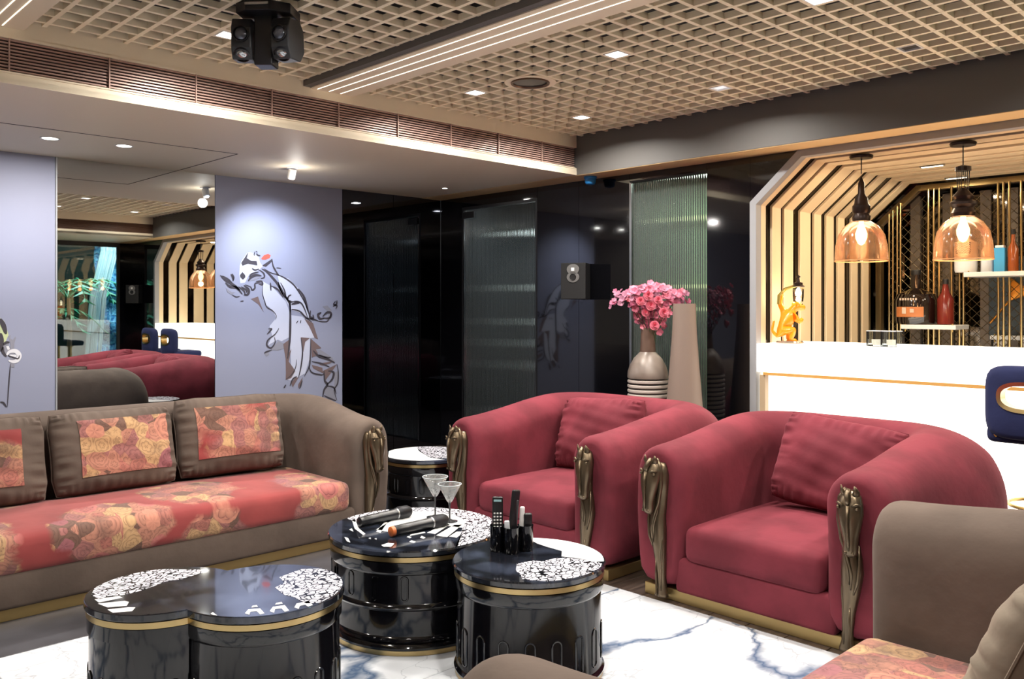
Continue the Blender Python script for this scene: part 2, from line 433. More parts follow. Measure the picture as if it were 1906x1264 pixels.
# ------------------------------------------------------------------ bar alcove
FR = 3.13; FL = -.58
def oct_path(e=0.):                # inner octagon outline (V,Z) from lower right to lower left, grown outward by e
    return [(3.08+e, 0), (3.08+e, 2.06+e*.42), (2.747+e*.42, 2.35+e), (-.197-e*.42, 2.35+e), (-.53-e, 2.06+e*.42), (-.53-e, 0)]
def arch(u0, u1, e0, e1, name, m, parent, bevel=.0):
    a, b = oct_path(e0), oct_path(e1); n = len(a); vs = []; fs = []
    for u in (u0, u1): vs += [(u, v, z) for v, z in a]+[(u, v, z) for v, z in b]
    for i in range(n-1):
        fs += [(i, i+1, n+i+1, n+i), (2*n+i, 3*n+i, 3*n+i+1, 2*n+i+1), (i, 2*n+i, 2*n+i+1, i+1), (n+i, n+i+1, 3*n+i+1, 3*n+i)]
    fs += [(0, n, 3*n, 2*n), (n-1, 3*n-1, 4*n-1, 2*n-1)]
    return MB().add(vs, fs).build(name, m, parent, bevel=bevel, seg=1)
alc = struct(MB().span((7.72, -.66, 0), (7.78, 3.2, 2.6)).build('wall_alcove', BMIRROR))
for q_ in (((5.4, 3.16, 0), (7.72, 3.2, 2.6)), ((5.4, -.66, 0), (7.72, -.62, 2.6)), ((5.4, -.62, 2.5), (7.72, 3.16, 2.56))): MB().span(*q_).build('side_wall', BMIRROR, alc)
arch(U0-.012, U0+.055, -.0, .05, 'arch_frame', GREYF, alc, .002)
arch(5.41, 7.70, .022, .04, 'mirror_lining', BMIRROR, alc)
RIBM = mat('cream_rib', (222, 200, 164), .45)
for a, b in [(5.395, 5.465), (5.55, 5.68), (5.72, 5.86), (5.96, 6.13), (6.18, 6.30), (6.38, 6.51), (6.58, 6.70), (6.82, 6.94), (7.03, 7.15)]:
    arch(a, a+(b-a)*.96, 0, .021, 'rib', RIBM, alc, .003)
# counter : backlit white panels
LIT = emit('backlit_white', (255, 250, 240), 1.35)
ctr = thing('bar_counter', 'glowing white backlit bar counter with a thin gold line', 'bar counter', (U0, 1.28, 0))
MB().span((.04, -1.79, .0), (.10, 1.79, .885)).build('front_panel', LIT, ctr)
MB().span((-.01, -1.81, .905), (.10, 1.795, 1.10)).build('top_band', LIT, ctr)
MB().span((.10, -1.80, 1.07), (.62, 1.795, 1.10)).build('worktop', LIT, ctr)
MB().span((-.014, -1.76, .885), (.05, 1.745, .905)).build('gold_line', mat('satin_gold', (220, 168, 92), .5, .2), ctr)
MB().span((-.005, 1.735, 0), (.05, 1.775, .885)).build('side_post', mat('counter_post', (176, 156, 128), .5), ctr)
# back bar: gold frame, rods, wire mesh, shelves
bb = thing('back_bar', 'gold framed back bar of rods and diamond wire mesh', 'display rack', (7.32, 0, 0))
def arc_b(u0, u1, e0, e1, nm, m): 
    o = arch(u0, u1, e0, e1, nm, m, bb); o.location = (-7.32, 0, 0); return o
arc_b(7.28, 7.34, -.045, -.0, 'frame', GOLDB)
# rods placed where the photograph shows them (on the rack plane)
rod = None
for x in (1655, 1662, 1670, 1676, 1728, 1738, 1748, 1771, 1786, 1793, 1858, 1868, 1879, 1901, 1925, 1935, 1960, 2010, 2020, 2085):
    v = xv7 = onU(x, 572, 7.27).y
    top = 2.06+(3.08-v)*.88 if v > 2.747 else 2.35
    top = min(top, 2.34)
    if v > 3.06: continue
    if rod is None:
        rod = MB().lathe([(.009, 0), (.009, 1)], 8).build('rod', GOLDB, bb, smooth=True)
        rod.location = (-.05, v, 0.05); rod.scale = (1, 1, top-.08)
    else: copy_part(rod, bb, (-.05, v, .05), scale=(1, 1, top-.08))
mb = MB(); v = -.45; z0_, z1_ = 1.0, 2.3
d_ = .075
def clipseg(v, sg):
    pts = []
    t = 0
    a = None
    while t <= 1.3:
        vv, zz = v+sg*t, z0_+t
        ok = -.5 < vv < 3.0 and zz < min(2.27, 2.02+(3.0-vv)*.85)
        if ok and a is None: a = (vv, zz)
        if ok: b = (vv, zz)
        if not ok and a: break
        t += .02
    if a and b != a: mb.tube([(.0+.004*sg, a[0], a[1]), (.004*sg, b[0], b[1])], .0024, 4)
v = -1.9
while v < 4.4: clipseg(v, 1); clipseg(v, -1); v += d_
tag(mb.build('wire_mesh', mat('mesh_wire', (150, 134, 104), .35, 1.), bb), kind='stuff')
s = N('back_bar_mirror'); s.P(Base_Color=lin((88, 82, 76)), Metallic=1., Roughness=.06)
MB().span((.30, -.55, 0), (.32, 3.07, 2.4)).build('back_mirror', s.m, bb)
for x in (1700, 1760, 1830, 1880, 1950):
    v = onU(x, 572, 7.6).y
    MB().span((.27, v-.06, 0), (.30, v+.02, 2.3)).build('pilaster', mat('pilaster_grey', (120, 106, 92), .5), bb)
SH_ = mat('shelf_white', (226, 226, 222), .35)
def shelf(x0, x1, ytop, U, dep, lab):
    a, b = onU(x0, ytop, U), onU(x1, ytop, U)
    t = thing('display_shelf', lab, 'shelf', (U, (a.y+b.y)/2, a.z-.035))
    L = a.y-b.y; MB().span((-.0, -L/2, 0), (dep, L/2, .035)).build('board', SH_, t, bevel=.004)
    for q in (-L/2+.03, L/2-.03): MB().lathe([(.006, -.02), (.006, .045)], 8, (.02, q, 0)).build('bracket', GOLD, t)
    return a.z
zs1 = shelf(1676, 1779, 604, 6.93, .29, 'lower white bar shelf carrying the black bottle')
zs2 = shelf(1793, 1925, 507, 6.93, .29, 'upper white bar shelf behind the right pendant lamp')
zs3 = shelf(1842, 2000, 624, 7.40, .10, 'cream ledge low behind the mesh at the right')
def bottle(px, U, z, prof, m, label, cap=BLACKM, lab=None, cat='bottle'):
    y = onU(px, 572, U).y
    t = thing('bottle', label, cat, (U, y, z))
    MB().lathe(prof, 20).build('body', m, t, smooth=True)
    r, h = prof[-1]; MB().lathe([(r+.003, h-.004), (r+.003, h+.03), (r, h+.034)], 14).build('cap', cap, t, smooth=True)
    if lab:
        rr_, za, zb, lm = lab; seg = 12
        pts = [[Vector((-cos(-.7+1.4*i/seg)*rr_, -sin(-.7+1.4*i/seg)*rr_, zz)) for i in range(seg+1)] for zz in (za, zb)]
        MB().rings(pts, False, False).build('label', lm, t, smooth=True)
    return t
DGL = mat('dark_bottle_glass', (24, 14, 12), .08, 0, Coat_Weight=.5)
bt = bottle(1705, 7.09, zs1, [(.005, 0), (.155, .005), (.16, .03), (.16, .19), (.14, .24), (.07, .27), (.04, .29), (.035, .40)], DGL, 'big squat black bottle with an orange label on the lower bar shelf', lab=(.1615, .06, .14, mat('orange_label', (196, 120, 66), .5)))
mb = MB()
for i in range(7): mb.box((-.158, -.06+.02*i, .20), (.006, .012, .018))
mb.box((-.164, .03, .11), (.004, .03, .05)); mb.box((-.164, -.03, .11), (.004, .03, .03))
mb.build('lettering', mat('label_print', (210, 190, 170), .5), bt)
bottle(1760, 7.06, zs1, [(.005, 0), (.06, .005), (.06, .2), (.03, .25), (.018, .32)], mat('red_bottle', (110, 34, 26), .15), 'dark red bottle right of the big black bottle')
s = N('zigzag_print'); o = s.obj(); q = s.n('SeparateXYZ', {0: o}).outputs
tri = s.math('PINGPONG', q[1], .02); ww_ = s.math('FRACT', s.math('MULTIPLY', s.math('ADD', q[2], tri), 60.0))
s.P(Base_Color=s.mix(s.math('GREATER_THAN', ww_, .5), lin((30, 28, 28)), lin((226, 214, 196))), Roughness=.5)
bottle(1798, 7.07, zs2, [(.005, 0), (.075, .004), (.08, .02), (.08, .13), (.082, .14), (.078, .235), (.05, .245), (.03, .27)], WHITE, 'white bottle with a black zigzag print on the upper shelf', cap=WHITE, lab=(.084, .145, .23, s.m))
bottle(1838, 7.07, zs2, [(.005, 0), (.045, .004), (.045, .16), (.02, .2), (.016, .25)], mat('pale_bottle', (206, 214, 224), .15), 'pale clear bottle beside the blue carton on the upper shelf', cap=CHROME)
bp = thing('carton', 'bright blue carton on the upper bar shelf', 'box', (7.07, onU(1862, 572, 7.07).y, zs2))
MB().box((0, 0, .09), (.06, .075, .18)).build('body', mat('blue_carton', (60, 160, 214), .4), bp, bevel=.004)
MB().box((0, 0, .19), (.05, .06, .02)).build('lid', WHITE, bp, bevel=.004)
bottle(1886, 7.07, zs2, [(.005, 0), (.035, .004), (.035, .17), (.014, .22), (.012, .28)], mat('amber_bottle', (150, 74, 30), .15), 'slim amber bottle at the right end of the upper shelf')
# gold martini sign on the back wall
mg = thing('cocktail_sign', 'dark framed picture of a tilted golden cocktail glass at the right of the back bar', 'picture', (7.52, onU(1884, 572, 7.52).y, 1.42))
MB().box((.02, 0, 0), (.03, .34, .66)).build('backing', mat('slate_panel', (54, 66, 72), .5), mg, bevel=.004)
M_ = Matrix.Rotation(R(38), 4, 'X')
mb = MB(); mb.tube([M_ @ Vector((-.02, 0, -.02)), M_ @ Vector((-.02, 0, -.25))], .008, 8)
mb.lathe([(.006, -.02), (.10, .12), (.10, .125), (.004, -.01)], 20, M=Matrix.Translation((-.03, 0, 0)) @ M_ @ Matrix.Scale(.25, 4, (1, 0, 0)))
mb.build('glass_relief', mat('orange_gold', (216, 140, 50), .3, .7), mg, smooth=True)
# two clear square candle holders glowing on the counter
CG = thin_glass('clear_glass', (.93, .95, .95, 1), .08)
for i, px in enumerate((1632, 1660)):
    p = onZ(px, 645, 1.10); p = onU(px, 600, 5.46); p.z = 1.10
    t = thing('candle_holder', ['square clear glass candle holder on the bar, the left one', 'square clear glass candle holder on the bar, the right one'][i], 'candle holder', p)
    a = .047; mb = MB()
    for sx, sy, wx, wy in ((1, 0, .006, .094), (-1, 0, .006, .094), (0, 1, .082, .006), (0, -1, .082, .006)): mb.box((sx*(a-.003), sy*(a-.003), .05), (wx, wy, .1))
    mb.box((0, 0, .006), (.082, .082, .01)); mb.build('glass', CG, t)
    MB().lathe([(.02, .011), (.03, .013), (.031, .045), (.01, .043)], 14).build('candle', mat('wax', (240, 232, 214), .6, Emission_Color=lin((255, 244, 220)), Emission_Strength=.5), t, smooth=True)
    mb = MB()
    for sx in (-1, 1):
        mb.box((sx*a, 0, .1), (.004, .098, .004)); mb.box((0, sx*a, .1), (.098, .004, .004))
    mb.build('rim', WHITE, t)
# pendants
AMB = thin_glass('amber_glass', (.72, .48, .32, 1), -.02, .12, .08)
BULB = emit('bulb_glow', (255, 226, 176), 6.0)
DBR = mat('dark_brown_metal', (44, 32, 28), .35, .6)
def pendant(V, label, kind, nam=1.64):
    t = thing('pendant_lamp', label, 'pendant lamp', (5.58, V, 2.35))
    H = 2.35-nam; b = -H   # shade bottom
    MB().lathe([(.015, -.022), (.07, -.02), (.075, -.006), (.07, 0.0)], 24).build('canopy', DBR, t, smooth=True)
    MB().lathe([(.0035, -.20 if kind else -.12), (.0035, -.02)], 8).build('cord', BLACKM, t)
    pr = [(.165, b), (.166, b+.01), (.160, b+.10), (.145, b+.17), (.11, b+.225), (.07, b+.255), (.045, b+.268)]
    MB().rings([[Vector((r*cos(2*pi*j/40), r*sin(2*pi*j/40), z)) for j in range(40)] for r, z in pr], True, False).build('glass_shade', AMB, t, smooth=True, angle=180)
    rim = MB().tube([Vector((.165*cos(2*pi*j/40), .165*sin(2*pi*j/40), b)) for j in range(41)], .004, 6); rim.build('shade_rim', mat('amber_rim', (206, 150, 100), .2, 0), t, smooth=True)
    c = b+.262
    if kind == 0:
        sk = [(.055, c), (.058, c+.03), (.05, c+.05), (.056, c+.06), (.056, c+.10), (.044, c+.115), (.04, c+.15), (.022, c+.18), (.02, c+.25), (.012, c+.27), (.004, -.14)]
        MB().lathe(sk, 24).build('socket', DBR, t, smooth=True)
    else:
        MB().lathe([(.065, c), (.07, c+.02), (.055, c+.05), (.075, c+.07), (.075, c+.085), (.05, c+.10), (.06, c+.12), (.035, c+.15), (.02, c+.17), (.004, c+.175)], 24).build('socket', DBR, t, smooth=True)
        mb = MB()
        for k in range(6):
            a = 2*pi*k/6; mb.tube([(.03*cos(a), .03*sin(a), c+.15), (.035*cos(a), .035*sin(a), c+.28)], .003, 5)
        mb.lathe([(.045, c+.275), (.045, c+.30), (.01, c+.31)], 16)
        mb.build('cage', DBR, t)
    MB().lathe([(.004, b+.105), (.020, b+.115), (.036, b+.15), (.038, b+.18), (.026, b+.215), (.016, b+.24), (.016, b+.26)], 18).build('bulb', BULB, t, smooth=True)
    l = lamp('POINT', 'pendant_light', (5.58, V, nam+.06), 3.2, (1, .72, .42), radius=.035)
pendant(2.455, 'amber glass bell pendant with a bottle-shaped dark socket, left of the two', 0, 1.655)
pendant(1.83, 'amber glass bell pendant with a wire cage on its socket, right of the two', 1)
pendant(1.2, 'third amber pendant along the bar, seen only in the mirror', 0); pendant(.57, 'fourth amber pendant along the bar, seen only in the mirror', 1)
# unseen warm area lights added to brighten the bar, then its slot lights
for u in (5.8, 6.35, 6.9):
    for v in (2.5, .6): lamp('AREA', 'alcove_fill', (u, v, 2.33), 4.2, (1, .82, .58), .12)
for i, (px, py) in enumerate(((1735, 308), (1780, 330))):
    p = onZ(px, py, 2.352)
    t = thing('slot_light', ['slim slot light in the bar ceiling between the pendants', 'slim slot light in the bar ceiling beside the caged pendant'][i], 'ceiling light', p)
    MB().box((0, 0, -.004), (.04, .16, .008)).build('frame', SILVER, t); MB().box((0, 0, -.009), (.025, .14, .004)).build('diffuser', emit('slot_glow', (255, 240, 210), 3), t)
# bar stools
def stool(V, label):
    t = thing('bar_stool', label, 'bar stool', (4.78, V, 0))
    # curved backrest with oval hole ringed in gold : loft around hole in (y,z) plane
    w, h, zc_ = .215, .185, .872; no = 48
    def outer(a, k=1., e=0): 
        c, s_ = cos(a), sin(a); n = 5.; r = (abs(c)**n+abs(s_)**n)**(-1/n); return Vector((0, (w-e)*r*c, zc_+(h-e)*r*s_))
    def hole(a, e=0): 
        c, s_ = cos(a), sin(a); n = 2.6; r = (abs(c)**n+abs(s_)**n)**(-1/n); return Vector((0, (.132+e)*r*c, zc_+.03+(.062+e)*r*s_))
    bend = lambda p, x: Vector((x+.9*p.y*p.y, p.y, p.z))
    A = [2*pi*i/no for i in range(no)]
    rg = [[bend(hole(a), .0) for a in A], [bend(hole(a), .055) for a in A]]
    rg = [[bend(hole(a, .012), -.03) for a in A], [bend(outer(a, 1, .03), -.035) for a in A], [bend(outer(a, 1, .006), -.02) for a in A], [bend(outer(a), .0) for a in A], [bend(outer(a), .02) for a in A], [bend(outer(a, 1, .006), .04) for a in A], [bend(outer(a, 1, .03), .05) for a in A], [bend(hole(a, .012), .045) for a in A], [bend(hole(a, .012), -.03) for a in A]]
    MB().rings(rg, True, False).build('backrest', NAVY, t, smooth=True, angle=60)
    g = [[bend(hole(a, .016), -.036) for a in A], [bend(hole(a, -.004), -.032) for a in A], [bend(hole(a, -.004), .048) for a in A], [bend(hole(a, .016), .052) for a in A], [bend(hole(a, .014), .0) for a in A], [bend(hole(a, .016), -.036) for a in A]]
    MB().rings(g, True, False).build('gold_ring', GOLDB, t, smooth=True)
    rbox(.40, .42, .09, .035).build('seat', NAVY, t, smooth=True, loc=(.22, 0, .66), angle=180)
    mb = MB()
    for sy in (-.16, .16): mb.tube([(.06, sy, .67), (.02, sy, .70), (.03, sy, .78)], .009, 8)
    mb.build('bracket', GOLD, t, smooth=True)
    MB().lathe([(.20, 0), (.205, .006), (.19, .016), (.04, .03), (.028, .05), (.026, .40), (.034, .41), (.034, .63), (.09, .665)], 32, (.24, 0, 0)).build('pedestal', GOLD, t, smooth=True)
    fr = MB().tube([Vector((.24+.16*cos(2*pi*k/28), .16*sin(2*pi*k/28), .33)) for k in range(29)], .009, 8); fr.tube([(.08, 0, .33), (.40, 0, .33)], .007, 6)
    fr.build('footrest', GOLD, t, smooth=True)
stool(1.26, 'navy bar stool with a gold-ringed oval hole in its back, at the right edge')
stool(.58, 'second navy bar stool with holed back, seen only in the mirror')
# ------------------------------------------------------------------ glass door and fluted window
s = N('reeded_glass'); 
s.P(Base_Color=(.72, .80, .76, 1), Roughness=.06, Transmission_Weight=.93, IOR=1.35, Specular_IOR_Level=.6); REED = s.m
def reeded(v0, v1, z0, z1, pitch, name, m, parent, u=U0+.02):
    n = int((v1-v0)/pitch); pts = []
    for i in range(n):
        for k in range(5):
            q = k/5; pts.append((v0+(i+q)*(v1-v0)/n, u-.006*abs(sin(pi*q))))
    pts.append((v1, u)); N_ = len(pts)
    vs = [(b, a, z0) for a, b in pts]+[(b, a, z1) for a, b in pts]+[(u+.006, a, z0) for a, b in pts]+[(u+.006, a, z1) for a, b in pts]
    fs = [(i, i+1, N_+i+1, N_+i) for i in range(N_-1)]+[(2*N_+i, 3*N_+i, 3*N_+i+1, 2*N_+i+1) for i in range(N_-1)]
    fs += [(i, 2*N_+i, 2*N_+i+1, i+1) for i in range(N_-1)]+[(N_+i, N_+i+1, 3*N_+i+1, 3*N_+i) for i in range(N_-1)]
    fs += [(0, N_, 3*N_, 2*N_), (N_-1, 3*N_-1, 4*N_-1, 2*N_-1)]
    return MB().add(vs, fs).build(name, m, parent, smooth=True)
s = N('door_glass'); s.P(Base_Color=(.55, .62, .62, 1), Roughness=.08, Transmission_Weight=.96, IOR=1.35, Specular_IOR_Level=.6); DGLASS = s.m
dr = struct(MB().span((U0-.002, VD0, 2.275), (U0+.04, VD1, 2.30)).build('door_1', BLACKM))
MB().span((U0-.002, VD0, 0), (U0+.04, VD0+.02, 2.275)).build('frame', BLACKM, dr); MB().span((U0-.002, VD1-.02, 0), (U0+.04, VD1, 2.275)).build('frame', BLACKM, dr)
reeded(VD0+.022, VD1-.022, .01, 2.27, .018, 'pane', DGLASS, dr)
MB().span((U0-.006, VD1-.034, .0), (U0+.028, VD1-.022, 2.27)).build('edge_strip', CHROME, dr)
MB().span((U0-.02, VD1-.19, 2.19), (U0+.0, VD1-.03, 2.25)).build('hinge_patch', BLACKM, dr, bevel=.004)
hd = MB().tube([(U0-.05, VD0+.10, .75), (U0-.05, VD0+.10, 1.35)], .012, 10); hd.tube([(U0-.05, VD0+.10, .85), (U0+.01, VD0+.10, .85)], .007, 8); hd.tube([(U0-.05, VD0+.10, 1.25), (U0+.01, VD0+.10, 1.25)], .007, 8)
0 and hd.build('handle', BLACKM, dr, smooth=True)
wg = struct(MB().span((U0, VG0, 2.325), (U0+.04, VG1, 2.34)).build('window_2', BLACKM))
MB().span((U0-.004, VG1-.02, .12), (U0+.03, VG1, 2.325)).build('frame', SILVER, wg)
reeded(VG0+.004, VG1-.022, .125, 2.325, .02, 'pane', REED, wg)
# walls behind them, with lamps and boards added to give the glass its glow
co = struct(MB().span((7.6, 3.5, 0), (7.65, 7.0, 2.6)).span((U0+.05, 6.9, 0), (7.65, 7.0, 2.6)).span((U0+.05, 4.45, 0), (7.65, 4.5, 2.6)).span((U0+.06, 3.2, 2.5), (7.65, 7.0, 2.56)).span((U0+.06, 3.2, -.1), (7.65, 7.0, -.03)).build('wall_corridor', mat('corridor_grey', (52, 56, 58), .7)))
gw = struct(MB().span((6.6, 3.24, 0), (6.65, 4.45, 2.5)).build('wall_niche', mat('niche_green', (150, 178, 146), .7)))
lamp('AREA', 'niche_fill', (6.0, 3.85, 2.45), 10, (.88, 1, .84), .5)  # unseen area light added to brighten the green wall
lamp('AREA', 'corridor_fill', (5.9, 5.7, 2.45), 26, (.9, .95, 1), .4)  # unseen area light added to light the boards behind the door
GLW = emit('cove_glow', (214, 222, 168), .9)
for i, (z, a, b) in enumerate(((1.52, 3.35, 4.4), (1.32, 3.9, 4.4), (2.12, 3.3, 4.3))):
    t = tag(MB().span((6.5, a, z), (6.59, b, z+.03)).build('strip_light', GLW), ['yellow-green light strip behind the fluted window, middle one', 'short lower yellow-green light strip behind the fluted window', 'top light strip behind the fluted window'][i], 'strip light')
rk = thing('streak_rack', 'pale rack added behind the glass door to make its light streaks', 'rack', (6.35, 5.7, 0))  # made-up boards, their lit faces streak the door glass
for z in (.25, .75, .98, 1.2, 1.55): MB().box((0, 0, z), (.4, 2.0, .06)).build('shelf_board', mat('streak_pale', (226, 224, 214), .5), rk)
for y in (-1, 1): MB().box((0, y, .85), (.3, .03, 1.7)).build('side_panel', BLACKM, rk)
tag(MB().span((6.2, 5.2, 2.08), (6.25, 6.3, 2.12)).build('strip_light', emit('streak_strip', (235, 240, 235), 2.2)), 'long white glowing strip added behind the glass door for its streaks', 'strip light')  # glowing bar added for one more streak in the door glass
# ------------------------------------------------------------------ floral fabric
def floral(name, sx=1., off=(0, 0, 0), dense=False, base=(166, 72, 70), flat=None):
    if flat is None: flat = dense
    s = N(name); o = s.obj(); q = s.n('SeparateXYZ', {0: o}).outputs
    yy = s.math('SUBTRACT', q[1], q[2]) if not flat else q[2]
    p = s.n('CombineXYZ', {0: s.math('MULTIPLY', q[0], sx), 1: yy, 2: 0.0}).outputs[0]
    p = s.n('VectorMath', {0: p, 1: off}, operation='ADD').outputs[0]
    nz = s.n('TexNoise', {'Vector': p, 'Scale': 7.0, 'Detail': 6.0}); wob = s.n('VectorMath', {0: s.n('VectorMath', {0: nz.outputs['Color'], 1: (.5, .5, .5)}, operation='SUBTRACT').outputs[0], 1: (.20, .20, 0)}, operation='MULTIPLY').outputs[0]
    pw = s.n('VectorMath', {0: p, 1: wob}, operation='ADD').outputs[0]
    big = s.n('TexVoronoi', {'Vector': pw, 'Scale': 1.75, 'Randomness': .75}).outputs['Distance']
    if dense: cl = s.ramp(big, [(.62, bw(1)), (.68, bw(0))])
    else: cl = s.ramp(big, [(.52, bw(1)), (.56, bw(0))])
    def bloom(scale, k, nsc, ph, rnd_=.75):
        vo = s.n('TexVoronoi', {'Vector': pb, 'Scale': scale, 'Randomness': rnd_})
        lo = s.n('VectorMath', {0: pb, 1: vo.outputs['Position']}, operation='SUBTRACT').outputs[0]
        xyz = s.n('SeparateXYZ', {0: lo}).outputs; ang = s.math('ARCTAN2', xyz[1], xyz[0]); r = vo.outputs['Distance']
        rr_ = s.math('ADD', r, s.math('MULTIPLY', ang, .0))
        sc_ = s.math('ABSOLUTE', s.math('SINE', s.math('ADD', s.math('MULTIPLY', ang, nsc/2), s.math('MULTIPLY', s.math('FLOOR', s.math('MULTIPLY', r, k)), ph))))
        t = s.math('ADD', s.math('MULTIPLY', r, k), s.math('MULTIPLY', sc_, -.42))
        t = s.math('ADD', t, s.math('MULTIPLY', nz.outputs[0], .9))
        col = s.n('SeparateColor', {0: vo.outputs['Color']}).outputs
        return s.math('FRACT', t), r, col
    pb = s.n('VectorMath', {0: p, 1: s.n('VectorMath', {0: wob, 1: (.3, .3, 0)}, operation='MULTIPLY').outputs[0]}, operation='ADD').outputs[0]
    f1, r1_, c1_ = bloom(13.0, 5.0, 5, 1.3, .9)
    tint = s.ramp(c1_[0], [(0, lin((196, 134, 112))), (.3, lin((212, 168, 122))), (.5, lin((172, 112, 106))), (.68, lin((190, 118, 104))), (.87, lin((124, 92, 78)))], 'CONSTANT')
    pc = s.mix(s.ramp(f1, [(0, bw(.75)), (.14, bw(.1)), (.5, bw(0)), (1, bw(.38))]), tint, lin((84, 52, 50)))
    shade = s.n('TexNoise', {'Vector': p, 'Scale': 4.0, 'Detail': 6.0, 'Roughness': .7}).outputs[0]
    pc = s.mix(s.ramp(shade, [(.48, bw(0)), (.62, bw(.6))]), pc, lin((96, 74, 66)))
    f2, r2_, c2_ = bloom(5.2, 6.0, 5, 1.9, .7)
    rt = s.ramp(c2_[1], [(0, lin((200, 120, 112))), (.45, lin((210, 142, 118))), (.75, lin((168, 104, 108)))], 'CONSTANT')
    rc = s.mix(s.ramp(f2, [(0, bw(.85)), (.12, bw(.25)), (.45, bw(0)), (1, bw(.4))]), rt, lin((104, 54, 58)))
    rm = s.math('MULTIPLY', s.math('LESS_THAN', s.math('ADD', r2_, s.math('MULTIPLY', nz.outputs[0], .12)), .46), s.math('GREATER_THAN', c2_[0], .35))
    fc = s.mix(rm, pc, rc)
    nb = s.n('TexNoise', {'Vector': p, 'Scale': 3.0, 'Detail': 3.0}).outputs[0]
    bc = s.mix(s.ramp(nb, [(.35, bw(0)), (.65, bw(1))]), lin(tuple(int(v*.86) for v in base)), lin(base))
    s.P(Base_Color=s.n('VectorMath', {0: s.mix(cl, bc, fc), 1: (.80, .82, .84)}, operation='MULTIPLY').outputs[0], Roughness=.8, Sheen_Weight=.25, Specular_IOR_Level=.2)
    n2 = s.n('TexNoise', {'Vector': o, 'Scale': 6.0, 'Detail': 3.0}).outputs[0]; s.bump(n2, .2, .02)
    return s.m
FLOR = floral('floral_seat'); FLORP = floral('floral_pillow', 1., (3.1, 1.7, 0), True); FLORQ = floral('floral_pillow_b', 1., (7.9, 4.4, 0), True); FLORR = floral('floral_pillow_c', 1., (5.3, 8.8, 0), True)

# ------------------------------------------------------------------ tub sofas and armchairs
def tub_mesh(W, D, t, hf, hb, z0=.05, rc=.24, bulge=(.12, .12)):
    path = []
    xa = W/2-t/2; yb = D-t/2
    r = rc
    def P(x, y, nx, ny): path.append((Vector((x, y, 0)), Vector((nx, ny, 0)).normalized()))
    n1 = 12
    for i in range(n1+1): P(-xa, .06+(yb-r-.06)*i/n1, -1, 0)
    for i in range(1, 9): a = pi-(pi/2)*i/8; P(-xa+r+r*cos(a), yb-r+r*sin(a), cos(a), sin(a))
    nb = max(6, int(W*7))
    for i in range(1, nb): P(-xa+r+(2*xa-2*r)*i/nb, yb, 0, 1)
    for i in range(9): a = pi/2-(pi/2)*i/8; P(xa-r+r*cos(a), yb-r+r*sin(a), cos(a), sin(a))
    for i in range(1, n1+1): P(xa, yb-r-(yb-r-.06)*i/n1, 1, 0)
    seg = 26
    def prof(H, e=0., B=0.):
        pts = []; hw = t/2-e
        tt = H-.15
        lo = z0+e
        pts.append((-hw*.98, lo)); pts.append((-hw, .2)); pts.append((-hw*.99, .35)); pts.append((-hw*1.0, max(.4, tt-.1)))
        for k in range(13):
            a = pi-pi*k/12; pts.append((hw*1.06*cos(a)+(B*.8*cos(a)*(1-.55*sin(a)) if cos(a) > 0 else 0), tt+(.15-e)*sin(a)**.9 if sin(a) > 1e-6 else tt))
        pts += [(hw*1.10+B*.98, tt-.08), (hw*1.12+B*1.05, tt-.19), (hw*1.08+B, .30), (hw*1.0+B*.6, .18), (hw*.92+B*.2, lo)]
        return pts
    rg = []
    total = len(path)
    for i, (p, n) in enumerate(path):
        y = p.y; f = min(1, max(0, (y-.05)/(D*.75))); f = f*f*(3-2*f); H = hf+(hb-hf)*f
        ring = []
        pr = prof(H, 0., f*(max(0, -n.x)*bulge[0]+max(0, n.x)*bulge[1]+max(0, n.y)*.12))
        for k, (s_, z) in enumerate(pr):
            # gathered pleats close to the arm fronts
            d = max(0, 1-(y-.06)/.20) if (i <= 12 or i >= total-13) else 0
            top = max(0, (z-(H-.2))/.2)
            dz = -.007*d*top*abs(sin(k*1.9+.5))
            ring.append(Vector((p.x+n.x*s_, p.y+n.y*s_, z+dz)))
        rg.append(ring)
    def cap(i, sgn):
        p, n = path[i]; out = []
        for y, e in ((.028, .008), (.010, .022), (.0, .045), (.006, .06)):
            H = hf; pr = prof(H, e)
            out.append([Vector((p.x+n.x*s_, y, z+(-.004*abs(sin(k*1.9+.5)) if z > H-.15 else 0))) for k, (s_, z) in enumerate(pr)])
        return out
    rg = cap(0, -1)[::-1]+rg+cap(total-1, 1)
    return MB().rings(rg, True, True)
